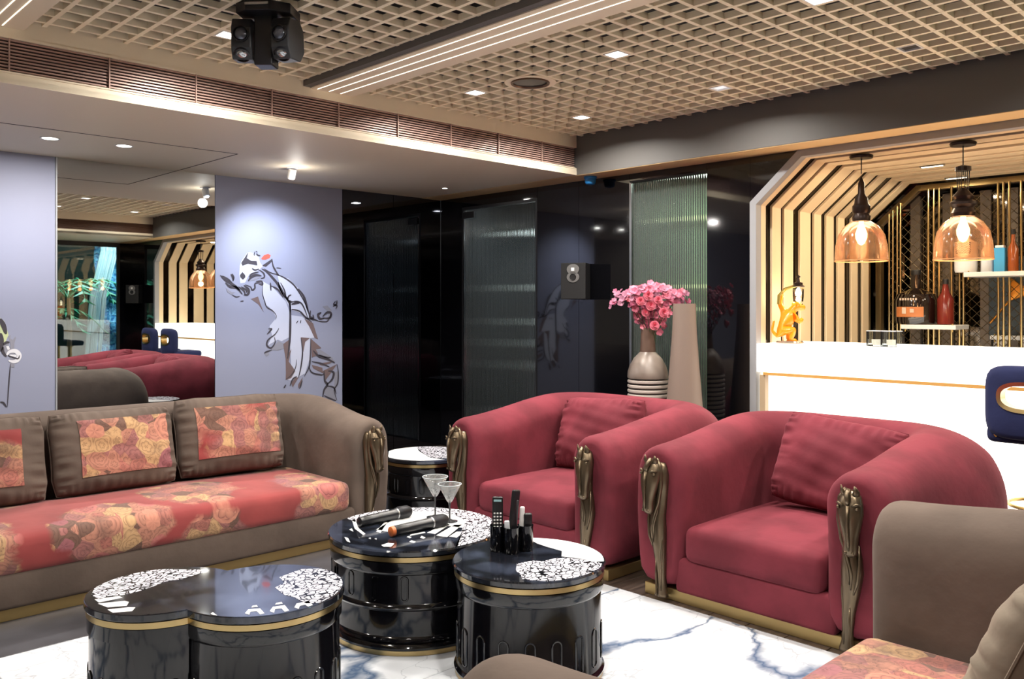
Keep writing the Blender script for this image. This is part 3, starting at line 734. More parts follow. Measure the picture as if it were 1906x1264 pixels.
def ornament_parts():
    """bronze relief: horse head above a flowing foot. local: x across, y outwards (negative = toward viewer), z height"""
    mb = MB()
    def loft(rows, seg=14, M=None):
        mb.rings([[Vector((cx+rx*cos(2*pi*j/seg), cy+ry*sin(2*pi*j/seg), z)) for j in range(seg)] for z, cx, cy, rx, ry in rows], True, True, M)
    # neck and body that tapers to the foot
    loft([(.635, .012, .004, .026, .02), (.62, .012, .0, .036, .03), (.58, .014, -.004, .046, .036), (.52, .016, .004, .038, .03), (.44, .012, .004, .034, .03), (.39, .004, -.002, .038, .034), (.33, .002, -.004, .044, .036), (.24, .010, 0, .034, .03), (.17, .018, 0, .026, .026), (.10, .022, 0, .022, .022), (.06, .024, 0, .022, .02), (.035, .026, 0, .028, .024), (.022, .026, 0, .030, .024)])
    # head: forehead, cheeks, long muzzle with nostrils
    loft([(.650, -.004, -.03, .022, .018), (.63, -.006, -.035, .040, .026), (.60, -.006, -.042, .050, .032), (.565, -.008, -.046, .051, .035), (.53, -.010, -.05, .044, .033), (.49, -.012, -.052, .034, .028), (.455, -.014, -.054, .027, .024), (.43, -.014, -.056, .029, .024), (.412, -.014, -.054, .024, .019), (.402, -.012, -.05, .012, .012)])
    mb.tube([(-.012, -.078, .60), (-.014, -.086, .54), (-.016, -.084, .47), (-.016, -.08, .43)], [.007, .007, .006, .004], 8)   # nose ridge
    for sx in (-1, 1):
        mb.ball((-.008+sx*.036, -.070, .590), (.008, .007, .007), 10)                                    # eye
        mb.tube([(-.008+sx*.047, -.060, .602), (-.008+sx*.034, -.074, .607), (-.010+sx*.016, -.080, .600)], [.004, .006, .003], 6)
        mb.ball((-.016+sx*.014, -.076, .422), (.007, .005, .006), 8)                                      # nostril
        mb.tube([(-.008+sx*.018, -.040, .622), (-.006+sx*.028, -.050, .648), (-.004+sx*.026, -.058, .672)], [.014, .014, .003], 8, flat=.6)   # ear
    mb.tube([(-.004, -.05, .655), (-.004, -.066, .64), (-.010, -.074, .62), (-.010, -.076, .60)], [.010, .012, .011, .006], 8)  # forelock
    mb.tube([(.014, -.03, .655), (.036, -.034, .62), (.042, -.036, .54), (.030, -.038, .46), (.008, -.04, .40), (-.010, -.038, .33), (-.004, -.036, .27)], [.010, .011, .010, .008, .006, .005, .003], 8)   # mane strand
    mb.tube([(.030, -.030, .47), (.020, -.036, .41), (.006, -.040, .36), (.000, -.038, .29)], [.004, .006, .006, .003], 8)
    mb.tube([(-.030, -.02, .44), (-.034, -.026, .37), (-.028, -.03, .30), (-.012, -.026, .25)], [.004, .007, .006, .003], 8)
    mb.tube([(.036, -.01, .34), (.036, -.018, .26), (.030, -.02, .16), (.030, -.018, .05)], [.003, .006, .005, .004], 8)
    mb.tube([(.004, -.022, .20), (.006, -.024, .12), (.008, -.022, .04), (.008, -.03, .028)], [.003, .005, .005, .006], 8)
    return mb
ORN = None
def tub_sofa(name, label, cat, loc, rz, W, D, fabric, seatm, t=.26, hf=.715, hb=.80, seats=1, orn=(True, True), group=None, crown=.03, bulge=(.12, .12)):
    global ORN
    T = thing(name, label, cat, loc, rz, group)
    tub_mesh(W, D, t, hf, hb, bulge=bulge).build('shell', fabric, T, smooth=True, angle=180, sub=1)
    iw = W-2*t
    # seat base and front rail
    rbox(iw+.09, D-t+.04, .16, .02, (max(8, int(W*6)), 6, 2)).build('seat_base', fabric, T, smooth=True, angle=180, loc=(0, (D-t+.04)/2+.015, .05))
    for k in range(seats):
        w_ = iw/seats; rbox(w_-.01, D-t-.03, .165, .045, (max(10, int(w_*14)), 10, 2), crown=crown).build('seat_cushion', seatm, T, smooth=True, angle=180, loc=(-iw/2+w_*(k+.5), (D-t-.03)/2+.0, .195))
    MB().box((0, .02+(D-.08)/2, .0275), (W-.07, D-.10, .055)).build('plinth', PLINTH, T, bevel=.004)
    for k, sx in enumerate((-1, 1)):
        if not orn[k]: continue
        if ORN is None:
            o = ornament_parts().build('horse_ornament', BRONZE, T, smooth=True, angle=180); ORN = o
        else: o = copy_part(ORN, T)
        o.location = (sx*(W/2-t/2-.005), -.002, 0); o.scale = (-sx*1.0, 1, 1)
    return T
sofa = tub_sofa('sofa', 'long taupe velvet sofa with a floral red seat below the mirror', 'sofa', (1.33, 4.12, 0), 0, 3.32, 1.0, TAUPE, FLOR, orn=(False, True), crown=.035)
ch1 = tub_sofa('armchair', 'wine red velvet tub armchair beside the side table, farther of the two', 'armchair', (3.24, 3.285, 0), R(-90), 1.245, 1.12, VINO, VINO, bulge=(.12, .02))
ch2 = tub_sofa('armchair', 'wine red velvet tub armchair in front of the glowing bar, nearer of the two', 'armchair', (3.24, 1.915, 0), R(-90), 1.19, 1.12, VINO, VINO, bulge=(.02, .12))
sf2 = tub_sofa('loveseat', 'taupe velvet sofa in the right foreground with a floral pink seat', 'sofa', (1.877, 1.13, 0), R(180), 1.976, .98, TAUPE, floral('floral_seat_pink', 1., (2.2, .6, 0), True, (206, 120, 110), False), hf=.752, crown=.02, orn=(True, False))

for o in sf2.children:
    if o.name.startswith('horse'): o.location.x += .035*(1 if o.location.x > 0 else -1); o.location.y = .045
# ------------------------------------------------------------------ pillows
def pillow_pt(u, v, w, h, t, side, seed):
    e = 1-max(abs(u), abs(v)); 
    prof = (max(0, 1-abs(u)**2.6)*max(0, 1-abs(v)**2.6))**.38
    pinch = 1-.05*(1-abs(u)**2)*abs(v)**3*0
    cr = max(0, abs(u)+abs(v)-1.55)*.18; x = u*w/2*(1-.05*(1-v*v)*abs(u)-cr); z = v*h/2*(1-.06*(1-u*u)*abs(v)-cr)
    y = side*t/2*prof
    edge = max(0, 1-e/.34) if e < .34 else 0
    if abs(v) > abs(u): rip = sin(u*w*62+seed+1.5*sin(u*9))
    else: rip = sin(v*h*62+seed+1.5*sin(v*8))
    y += side*(.011+.004*sin(seed*3+u*4+v*5))*rip*edge*min(1, e/.08)
    y += side*(.011*sin(u*3.1+seed)*cos(v*4.2+seed*1.7)+.004*sin(u*9+v*7+seed*2)*cos(v*11-u*4))*(1-edge)*prof
    return Vector((x, y, z+h/2))
def pillow(name, label, fabric, loc, rot, w=.66, h=.46, t=.20, seed=0, panel=None, pr=(-.72, .72, -.60, .78), tilt=0):
    T = thing(name, label, 'pillow', loc); T.rotation_euler = rot
    nu, nv = 56, 40; vs = []; fs = []
    for side in (-1, 1):
        b = len(vs)
        for i in range(nu+1):
            for j in range(nv+1):
                u = -1+2*i/nu; v = -1+2*j/nv
                u = sin(u*pi/2)*.5+u*.5; v = sin(v*pi/2)*.5+v*.5
                vs.append(pillow_pt(u, v, w, h, t, side, seed))
        for i in range(nu):
            for j in range(nv): a = b+i*(nv+1)+j; fs.append((a, a+nv+1, a+nv+2, a+1))
    mb = MB().add(vs, fs)
    me_o = mb.build('cover', fabric, T, smooth=True, angle=180)
    bm = bmesh.new(); bm.from_mesh(me_o.data); bmesh.ops.remove_doubles(bm, verts=bm.verts, dist=.0008); bmesh.ops.recalc_face_normals(bm, faces=bm.faces); bm.to_mesh(me_o.data); bm.free(); me_o.data.shade_smooth()
    pip = []
    for k in range(160):
        q = k/160*4; 
        if q < 1: u, v = -1+2*q, -1
        elif q < 2: u, v = 1, -1+2*(q-1)
        elif q < 3: u, v = 1-2*(q-2), 1
        else: u, v = -1, 1-2*(q-3)
        pip.append(pillow_pt(u, v, w, h, t, 0, seed))
    MB().tube(pip+[pip[0]], .004, 6).build('piping', fabric, T, smooth=True)
    if panel:
        u0, u1, v0, v1 = pr; n, m = 44, 36; g = []
        for i in range(n+1):
            g.append([pillow_pt(u0+(u1-u0)*i/n, v0+(v1-v0)*j/m, w, h, t, -1, seed)+Vector((0, -.004, 0)) for j in range(m+1)])
        back = [[p+Vector((0, .006, 0)) for p in r_] for r_ in g]
        vs = [p for r_ in g for p in r_]+[p for r_ in back for p in r_]; K = (n+1)*(m+1); fs = []
        for i in range(n):
            for j in range(m): a = i*(m+1)+j; fs += [(a, a+m+1, a+m+2, a+1), (K+a, K+a+1, K+a+m+2, K+a+m+1)]
        MB().add(vs, fs).build('floral_panel', panel, T, smooth=True, angle=180, fixn=False)
    return T
pillow('pillow', 'taupe pillow with a rose print panel, nearest the sofa arm', TAUPE, (2.31, 4.72, .375), (R(-14), 0, R(-3)), .66, .47, .21, 1.0, FLORP, (-.70, .86, -.58, .70))
pillow('pillow', 'taupe pillow with a rose print panel, middle one on the sofa', TAUPE, (1.655, 4.70, .375), (R(-16), 0, R(2)), .66, .45, .21, 2.3, FLORQ, (-.62, .84, -.62, .72))
pillow('pillow', 'taupe pillow with a rose print panel, cut by the left edge', TAUPE, (.99, 4.69, .375), (R(-15), 0, R(-2)), .66, .45, .21, 4.1, FLORR, (-.8, .62, -.6, .66))
pillow('pillow', 'wine velvet pillow on the nearer armchair', VINO, (3.84, 1.86, .385), (R(-20), R(5), R(-92)), .62, .46, .20, 5.2)
pillow('pillow', 'wine velvet pillow on the farther armchair', VINO, (3.86, 3.30, .375), (R(-20), R(-3), R(-88)), .62, .46, .20, 6.6)
pillow('pillow', 'creased light taupe pillow on the foreground sofa', TAUPE2, (2.02, .60, .375), (R(-22), R(-10), R(180)), .62, .46, .20, 8.0)

# ------------------------------------------------------------------ lacquered drum tables
s = N('table_top_black'); o = s.obj()
nz = s.n('TexNoise', {'Vector': o, 'Scale': 5.0, 'Detail': 7.0, 'Distortion': .6}).outputs[0]
s.P(Base_Color=s.ramp(nz, [(.5, lin((22, 24, 30))), (.72, lin((66, 74, 92)))]), Roughness=.08, Coat_Weight=.6); TOPM = s.m
s = N('pebble_inlay'); o = s.obj()
nz = s.n('TexNoise', {'Vector': o, 'Scale': 12.0}).outputs['Color']
p_ = s.n('VectorMath', {0: o, 1: s.n('VectorMath', {0: nz, 1: (.015, .015, 0)}, operation='MULTIPLY').outputs[0]}, operation='ADD').outputs[0]
mp = s.n('Mapping', {'Vector': p_, 'Scale': (1.0, 1.35, 0.0), 'Rotation': (0, 0, .7)}).outputs[0]
ed = s.n('TexVoronoi', {'Vector': mp, 'Scale': 40.0, 'Randomness': .8}, feature='DISTANCE_TO_EDGE').outputs['Distance']
s.P(Base_Color=s.ramp(ed, [(.05, lin((14, 15, 20))), (.09, lin((216, 216, 226)))]), Roughness=.12); PEB = s.m
INW = mat('white_inlay', (236, 236, 236), .12)
OBL = None
def drum(T, r, zt, c=(0, 0), name='body', seg=96, low=False):
    x, y = c
    pr = [(r-.03, .0), (r-.012, .0), (r-.012, .018)]
    MB().lathe([(r-.02, .0), (r-.008, .002), (r-.008, .020), (r-.02, .022)], seg, (x, y, 0)).build('base_ring', GOLDB, T, smooth=True)
    b = [(r-.02, .018), (r-.006, .022), (r-.002, .032), (r-.008, .042), (r-.012, .046), (r-.004, .056), (r-.008, .068), (r-.014, .074), (r-.016, .170), (r-.010, .176), (r-.006, .184), (r-.010, .192), (r-.016, .198), (r-.016, zt-.10), (r-.012, zt-.096), (r-.008, zt-.088), (r-.008, zt-.05), (r-.016, zt-.046), (r-.02, zt-.024)]
    if low: b = [(r-.02, .012), (r-.006, .018), (r-.004, .026), (r-.012, .034), (r-.016, .04), (r-.016, zt-.10)]+b[-6:]
    body = MB().lathe(b, seg, (x, y, 0)).build(name, LACQ, T, smooth=True)
    MB().lathe([(r-.02, zt-.047), (r-.005, zt-.046), (r-.005, zt-.028), (r-.02, zt-.027)], seg, (x, y, 0)).build('gold_band', GOLDB, T, smooth=True)
    # oblong raised loops around the body
    n = 18; p = None
    for k in range(n):
        a = 2*pi*k/n+.1
        if p is None:
            z0, z1, hw = (.06, .195, .017) if low else (.212, .305, .014); pts = []
            for q in range(9): t_ = pi*q/8; pts.append((0, hw*cos(t_), z1-hw+hw*sin(t_)))
            for q in range(9): t_ = pi+pi*q/8; pts.append((0, hw*cos(t_), z0+hw+hw*sin(t_)))
            p = MB().tube(pts+[pts[0]], .0035, 6).build('oblong_moulding', LACQ, T, smooth=True)
        else: p = copy_part(p, T)
        p.location = (x+(r-.0155)*cos(a), y+(r-.0155)*sin(a), 0); p.rotation_euler = (0, 0, a)
def inlay(T, center, r, zt, px, m, name, lim=None):
    """flat inlay: outline given in photograph pixels, mapped on to the table top"""
    pts = []
    px = [(px[i][0]+(px[(i+1) % len(px)][0]-px[i][0])*k/6, px[i][1]+(px[(i+1) % len(px)][1]-px[i][1])*k/6) for i in range(len(px)) for k in range(6)]
    for q in px:
        p = onZ(q[0], q[1], zt)-Vector(center+(zt,)); L = math.hypot(p.x, p.y)
        if L > r-.006: p *= (r-.006)/L
        pts.append((p.x, p.y))
    return MB().prism(pts, zt+.0002, zt+.0009).build(name, m, T)
def ell(cx, cy, rx, ry, n=28, wob=.08, ph=0): return [(cx+rx*(1+wob*sin(5*2*pi*i/n+ph))*cos(2*pi*i/n), cy+ry*(1+wob*sin(7*2*pi*i/n+ph))*sin(2*pi*i/n)) for i in range(n)]
ZT = .41
# T3 : large rear drum
c3 = onZ(770, 985, ZT); C3 = (2.247, 2.919); r3 = .362
T3 = thing('coffee_table', 'large black lacquer drum table holding the microphones and glasses', 'coffee table', C3+(0,))
drum(T3, r3, ZT); MB().lathe([(r3-.02, ZT-.026), (r3, ZT-.022), (r3+.002, ZT-.006), (r3-.002, ZT), (.001, ZT)], 96).build('table_top', TOPM, T3, smooth=True)
inlay(T3, C3, r3, ZT, [(700, 986), (735, 966), (720, 955), (760, 947), (850, 946), (900, 960), (880, 985), (855, 982), (800, 975), (770, 988), (745, 978), (722, 990)], INW, 'white_inlay')
inlay(T3, C3, r3, ZT, [(640, 962), (665, 953), (700, 947), (726, 944), (722, 954), (700, 958), (680, 964), (660, 972)], PEB, 'pebble_inlay')
inlay(T3, C3, r3, ZT+.0008, [(762, 944), (800, 942), (850, 944), (905, 956), (945, 975), (940, 1005), (905, 1024), (868, 1027), (852, 1016), (856, 998), (862, 980), (868, 970), (845, 958), (805, 952), (768, 952)], PEB, 'pebble_inlay')
for q in ([(795, 992), (826, 976), (838, 976), (810, 994)], [(812, 997), (846, 977), (860, 977), (832, 1000)], [(836, 999), (850, 990), (864, 990), (850, 1001)], [(762, 998), (764, 995), (790, 990), (792, 992)], [(700, 990), (716, 972), (722, 972), (708, 992)], [(655, 968), (660, 966), (668, 984), (680, 994), (676, 996), (660, 984)], [(757, 1000), (763, 1002), (766, 1000), (760, 998)], [(782, 1001), (788, 1003), (792, 1001), (785, 998)], [(762, 1009), (770, 1011), (774, 1009), (766, 1006)], [(710, 1015), (722, 1011), (734, 1012), (728, 1018), (714, 1018)], [(650, 986), (655, 984), (658, 990)], [(641, 1000), (648, 1002), (652, 1010), (646, 1008)], [(686, 1002), (690, 1001), (690, 1004)], [(697, 1003), (701, 1002), (701, 1005)]):
    inlay(T3, C3, r3, ZT, q, INW, 'inlay_piece')
# T4 : front right drum
C4 = (2.278, 2.262); r4 = .285
T4 = thing('coffee_table', 'black lacquer drum table carrying the remote holder, right of the larger drum', 'coffee table', C4+(0,))
drum(T4, r4, ZT, low=True); MB().lathe([(r4-.02, ZT-.026), (r4, ZT-.022), (r4+.002, ZT-.006), (r4-.002, ZT), (.001, ZT)], 96).build('table_top', TOPM, T4, smooth=True)
inlay(T4, C4, r4, ZT, [(985, 1003), (1000, 996), (1060, 1000), (1110, 1020), (1130, 1045), (1105, 1046), (1080, 1040), (1045, 1036), (1046, 1026), (1018, 1018), (1000, 1012)], INW, 'white_inlay')
inlay(T4, C4, r4, ZT, [(960, 1062), (962, 1050), (990, 1044), (1010, 1045), (1040, 1038), (1080, 1041), (1120, 1049), (1122, 1062), (1090, 1076), (1040, 1084), (1000, 1081), (972, 1079), (968, 1070)], PEB, 'pebble_inlay')
# T1+T2 : fused pair
C2 = (onZ(489, 1095, ZT).x, onZ(489, 1095, ZT).y); r2 = .268
C1 = (onZ(308, 1096, ZT).x, onZ(308, 1096, ZT).y); r1 = .245
T2 = thing('coffee_table', 'low black double drum table with a kidney shaped top, front left', 'coffee table', C2+(0,))
dx, dy = C1[0]-C2[0], C1[1]-C2[1]
drum(T2, r2, ZT, low=True)
def circ_out(c, r, oc, orr, n=120, e=0.):
    """arc of circle c outside circle oc, as ordered points"""
    d = Vector((oc[0]-c[0], oc[1]-c[1])); L = d.length; a0 = math.atan2(d.y, d.x)
    ca = (L*L+r*r-orr*orr)/(2*L*r); h = math.acos(max(-1, min(1, ca)))
    return [(c[0]+r*cos(a0+h+(2*pi-2*h)*i/n), c[1]+r*sin(a0+h+(2*pi-2*h)*i/n)) for i in range(n+1)]
ot = circ_out((0, 0), r2, (dx, dy), r1)+circ_out((dx, dy), r1, (0, 0), r2)[1:-1]
MB().prism(ot, ZT-.024, ZT).build('table_top', TOPM, T2, bevel=.003)
# crescent drum behind the front one
def arcband(r0, z0, z1, m, name): 
    a = circ_out((dx, dy), r0, (0, 0), r2-.012); return MB().prism(a, z0, z1).build(name, m, T2, smooth=True, angle=30)
arcband(r1-.008, 0.002, .02, GOLDB, 'base_ring'); arcband(r1-.006, .02, .045, LACQ, 'foot_moulding'); arcband(r1-.014, .045, ZT-.095, LACQ, 'second_body')
arcband(r1-.008, ZT-.095, ZT-.05, LACQ, 'collar'); arcband(r1-.016, ZT-.05, ZT-.024, LACQ, 'neck'); arcband(r1-.005, ZT-.047, ZT-.028, GOLDB, 'gold_band')
src = [o for o in T2.children if o.name.startswith('oblong')][0]
for k in range(18):
    a = 2*pi*k/18+.25; x, y = dx+(r1-.0135)*cos(a), dy+(r1-.0135)*sin(a)
    if math.hypot(x, y) > r2+.02: copy_part(src, T2, (x, y, 0), (0, 0, a))
def inlay2(px, m, name):
    pts = []; px = [(px[i][0]+(px[(i+1) % len(px)][0]-px[i][0])*k/6, px[i][1]+(px[(i+1) % len(px)][1]-px[i][1])*k/6) for i in range(len(px)) for k in range(6)]
    for q in px:
        p = onZ(q[0], q[1], ZT); x, y = p.x-C2[0], p.y-C2[1]
        ax, ay = (x, y) if math.hypot(x, y) <= math.hypot(x-dx, y-dy) else (x-dx, y-dy)
        lim = (r2 if (ax, ay) == (x, y) else r1)-.006; L = math.hypot(ax, ay)
        if L > lim: k = lim/L; x += ax*(k-1); y += ay*(k-1)
        pts.append((x, y))
    MB().prism(pts, ZT+.0002, ZT+.0009).build(name, m, T2)
inlay2([(170, 1108), (178, 1090), (205, 1072), (250, 1063), (310, 1060), (372, 1061), (376, 1066), (340, 1078), (306, 1083), (285, 1092), (255, 1102), (228, 1108), (200, 1110), (186, 1116)], PEB, 'pebble_inlay')
inlay2([(512, 1094), (530, 1085), (520, 1075), (560, 1060), (610, 1058), (640, 1070), (650, 1090), (630, 1110), (600, 1122), (570, 1124), (548, 1112), (530, 1108)], PEB, 'pebble_inlay')
for q in ([(176, 1116), (222, 1110), (228, 1113), (184, 1122)], [(182, 1124), (232, 1119), (240, 1121), (236, 1128), (200, 1131)], [(200, 1135), (238, 1131), (252, 1131), (246, 1138), (210, 1141)], [(456, 1142), (462, 1135), (484, 1133), (492, 1142), (484, 1144), (478, 1138), (466, 1139), (464, 1145)], [(502, 1138), (508, 1130), (530, 1127), (538, 1137), (530, 1139), (524, 1133), (512, 1134), (510, 1141)], [(548, 1131), (552, 1124), (574, 1119), (584, 1128), (576, 1131), (568, 1126), (558, 1128), (556, 1134)], [(392, 1143), (396, 1140), (404, 1146), (398, 1146)], [(468, 1131), (470, 1128), (478, 1127), (480, 1130)], [(512, 1126), (514, 1123), (524, 1121), (526, 1124)]):
    inlay2(q, INW, 'inlay_piece')
# side table between sofa and armchair
C5 = (3.40, 4.30); r5 = .27; ZS = .42
T5 = thing('side_table', 'small black drum side table with a white patterned top between sofa and armchair', 'side table', C5+(0,))
drum(T5, r5, ZS); MB().lathe([(r5-.02, ZS-.026), (r5, ZS-.022), (r5+.002, ZS-.006), (r5-.002, ZS), (.001, ZS)], 96).build('table_top', TOPM, T5, smooth=True)
inlay(T5, C5, r5, ZS, [(722, 852), (724, 838), (745, 828), (772, 826), (780, 840), (800, 852), (830, 856), (800, 862), (760, 862)], INW, 'white_inlay')
inlay(T5, C5, r5, ZS+.0006, [(770, 828), (800, 826), (850, 830), (870, 842), (850, 854), (800, 852), (786, 842)], PEB, 'pebble_inlay')

# ------------------------------------------------------------------ things on the tables
def mic(pa, pb, label, endcol):
    a = onZ(pa[0], pa[1], ZT+.024); b = onZ(pb[0], pb[1], ZT+.026); d = (b-a); L = d.length
    T = thing('microphone', label, 'microphone', a); T.rotation_euler = (0, 0, math.atan2(d.y, d.x))
    X = Matrix.Rotation(R(90), 4, 'Y')
    MB().lathe([(.018, .012), (.021, .02), (.0215, L*.35), (.022, L*.62), (.024, L*.70)], 20, M=X).build('handle', BLACKP, T, smooth=True)
    MB().lathe([(.015, 0), (.020, .003), (.0205, .02), (.017, .022)], 20, M=X).build('end_cap', endcol, T, smooth=True)
    MB().lathe([(.0245, L*.70), (.0255, L*.705), (.0255, L*.72), (.0245, L*.725)], 20, M=X).build('ring', SILVER, T, smooth=True)
    MB().lathe([(.024, L*.725), (.030, L*.77), (.030, L*.80), (.029, L*.84), (.028, L*.93), (.020, L*.985), (.006, L)], 20, M=X).build('grille', mat('mic_mesh', (40, 40, 44), .45, .6), T, smooth=True)
    return T
OR = mat('orange_cap', (196, 104, 52), .4)
mic((668, 972), (764, 950), 'dark wireless microphone lying behind, all black', BLACKP)
mic((726, 990), (832, 966), 'dark wireless microphone lying in front with an orange end cap', OR)
GL = thin_glass('stemware', (.95, .97, .98, 1), .10, .02, .10)
STM = mat('stem_dark', (40, 42, 46), .15, .0, Coat_Weight=.5)
def martini(px, py, label, sc):
    p = onZ(px, py, ZT)
    T = thing('martini_glass', label, 'glass', p)
    h = .172*sc; rr = .054*sc
    MB().rings([[Vector((r*cos(2*pi*j/32), r*sin(2*pi*j/32), z)) for j in range(32)] for r, z in ((.004, h*.50), (.012, h*.54), (rr, h), (rr-.0015, h), (.010, h*.56), (.001, h*.525))], True, False).build('bowl', GL, T, smooth=True, angle=180)
    MB().tube([Vector(((rr-.0005)*cos(2*pi*j/32), (rr-.0005)*sin(2*pi*j/32), h)) for j in range(33)], .0014, 6).build('rim', mat('glass_rim', (220, 228, 232), .1), T, smooth=True)
    MB().lathe([(.004, .004), (.0036, h*.2), (.0036, h*.42), (.006, h*.51)], 12).build('stem', STM, T, smooth=True)
    MB().lathe([(.036*sc, .0005), (.037*sc, .002), (.02, .005), (.005, .012)], 28).build('foot', STM, T, smooth=True)
martini(810, 963, 'tall martini glass, the left of the pair', 1.06)
martini(837, 971, 'martini glass standing in front and right of the other', .96)
# triple remote holder
ph = onZ(952, 1028, ZT); 
T = thing('remote_holder', 'black lacquered holder of three joined cups', 'holder', (ph.x, ph.y, ZT))
RV = Vector((.7186, -.6955, 0))    # the row of cups runs across the view
FV = Vector((.6955, .7186, 0))
HC = .098; cups = [-.0535*RV+FV*.025, Vector((0, 0, 0))-FV*.005, .054*RV+FV*.03]
for i, c in enumerate(cups):
    MB().rings([[Vector((r*cos(2*pi*j/32), r*sin(2*pi*j/32), z)) for j in range(32)] for r, z in ((.001, .001), (.028, .001), (.030, .004), (.0305, HC-.004), (.031, HC), (.0275, HC), (.027, .012), (.001, .012))], True, False).build('cup', LACQ, T, smooth=True, loc=c, angle=50)
for a, b in ((0, 1), (1, 2)): MB().box((cups[a]+cups[b])/2+Vector((0, 0, .04)), (.018, .018, .05)).build('joint', LACQ, T)
base = Vector((ph.x, ph.y, ZT))
def remote(off, lean, label, m, w=.044, h=.17, d=.018, keys=True, kind=0, zoff=.013):
    t = thing('remote_control', label, 'remote control', base+off+Vector((0, 0, zoff))); t.rotation_euler = (lean[0], lean[1], math.atan2(-FV.x, FV.y)+lean[2])
    rbox(w, d, h, min(d/2-.001, .007), (3, 2, 5)).build('body', m, t, smooth=True, angle=180)
    if keys:
        k = None
        for r_ in range(5):
            for c in range(3):
                loc = (-w*.28+c*w*.28, -d/2-.0005, h*.86-.035-r_*.013)
                if k is None: k = MB().box((0, 0, 0), (w*.17, .003, .006)).build('button', WHITE, t, bevel=.0008, seg=1, loc=loc)
                else: copy_part(k, t, loc)
        MB().box((0, -d/2-.0005, h*.93), (w*.7, .002, .008)).build('display', mat('lcd_cyan', (150, 190, 196), .3), t)
    return t
remote(cups[0]+FV*.0, (0, 0, 0), 'black remote with white keys standing in the left cup', BLACKP, .042, .195)
remote(cups[1]+RV*-.004, (0, R(9), R(50)), 'tall black remote leaning in the middle cup', BLACKP, .040, .225, .016, False)
remote(cups[1]+RV*.006+FV*.016, (0, R(4), R(20)), 'slim dark remote behind the leaning one in the middle cup', mat('dark_grey_plastic', (54, 54, 58), .4), .02, .185, .010, False)
remote(cups[1]-RV*.012-FV*.008, (0, R(-3), 0), 'short clear white remote in the front of the middle cup', mat('frosted_white', (206, 212, 218), .3), .02, .112, .012, False)
remote(cups[2]-RV*.017+FV*.004, (0, R(2), 0), 'white remote standing in the right cup', WHITE, .019, .155, .014, False)
remote(cups[2]+RV*.010, (0, 0, 0), 'stubby black remote in the right cup', BLACKP, .032, .130, .024, False)

# ------------------------------------------------------------------ vases and blossoms
s = N('vase_glaze'); o = s.obj()
nz = s.n('TexNoise', {'Vector': o, 'Scale': 3.0, 'Detail': 3.0}).outputs[0]
s.P(Base_Color=s.ramp(nz, [(.4, lin((120, 108, 100))), (.6, lin((166, 154, 144)))]), Roughness=.35); VG = s.m
VT = mat('taupe_clay', (124, 108, 98), .6); VB = mat('brown_clay', (96, 74, 62), .5); VR = mat('ring_pale', (176, 166, 158), .5)
VX, VY = 4.97, 3.735
v1_ = thing('floor_vase', 'bottle shaped floor vase with ridged body holding the pink blossoms', 'vase', (VX, VY, 0))
pr = [(.09, 0), (.11, .01), (.135, .2), (.142, .4), (.144, .5)]
MB().lathe([(.10, 0), (.12, .01), (.138, .2), (.142, .45)], 40).build('lower_body', VB, v1_, smooth=True)
for i in range(12): MB().lathe([(.138, 0), (.145, .006), (.145, .018), (.138, .024)], 40, (0, 0, .44+.0335*i)).build('ring', VR, v1_, smooth=True)
MB().lathe([(.136, .44), (.136, .80)], 40).build('core', mat('dark_clay', (40, 34, 32), .7), v1_, smooth=True)
MB().lathe([(.142, .842), (.146, .85), (.143, .89), (.128, .935), (.10, .985), (.062, 1.025), (.052, 1.035)], 40).build('shoulder', VG, v1_, smooth=True)
MB().rings([[Vector((r*cos(2*pi*j/32), r*sin(2*pi*j/32), z)) for j in range(32)] for r, z in ((.056, 1.025), (.055, 1.05), (.051, 1.12), (.048, 1.20), (.044, 1.20), (.044, 1.05))], True, False).build('neck', VB, v1_, smooth=True)
v2_ = thing('floor_vase', 'tall plain tapering taupe floor vase right of the blossoms', 'vase', (4.93, 3.395, 0))
MB().rings([[Vector((r*cos(2*pi*j/44), r*sin(2*pi*j/44), z)) for j in range(44)] for r, z in ((.001, 0), (.155, 0), (.16, .02), (.15, .3), (.125, .65), (.10, .95), (.082, 1.2), (.076, 1.375), (.070, 1.375), (.07, .9), (.001, .6))], True, False).build('body', VT, v2_, smooth=True, angle=50)
BQ = thing('bouquet', 'dense spray of pink blossoms in the bottle shaped vase', 'flowers', (VX+.012, VY-.022, 1.03))
def petals(n, L, wd, cup, layers=1):
    mb = MB()
    for l in range(layers):
        k = 1-.28*l
        for i in range(n):
            a = 2*pi*i/n+l*.6; M_ = Matrix.Rotation(a, 4, 'Z')
            zz = cup*(1+.9*l)
            pts = [(0, 0, .0), (L*.45*k, -wd*k/2, zz*.5), (L*.85*k, -wd*k*.45, zz), (L*k, 0, zz*1.25), (L*.85*k, wd*k*.45, zz), (L*.45*k, wd*k/2, zz*.5)]
            top = [Vector(p) for p in pts]; bot = [Vector(p)-Vector((0, 0, .0012)) for p in pts]
            mb.add(top+bot, [(0, 1, 5), (1, 2, 4, 5), (2, 3, 4), (6, 11, 7), (7, 11, 10, 8), (8, 10, 9)]+[(j, 6+j, 6+(j+1) % 6, (j+1) % 6) for j in range(6)], M_)
    mb.ball((0, 0, cup*.4), (L*.14, L*.14, L*.12), 6); return mb
PK = [mat('pink_petal', (204, 108, 134), .6, Sheen_Weight=.3), mat('rose_petal', (176, 90, 120), .6), mat('mauve_petal', (152, 96, 120), .6), mat('bright_petal', (222, 124, 144), .6)]
protos = []
rr = random.Random(11)
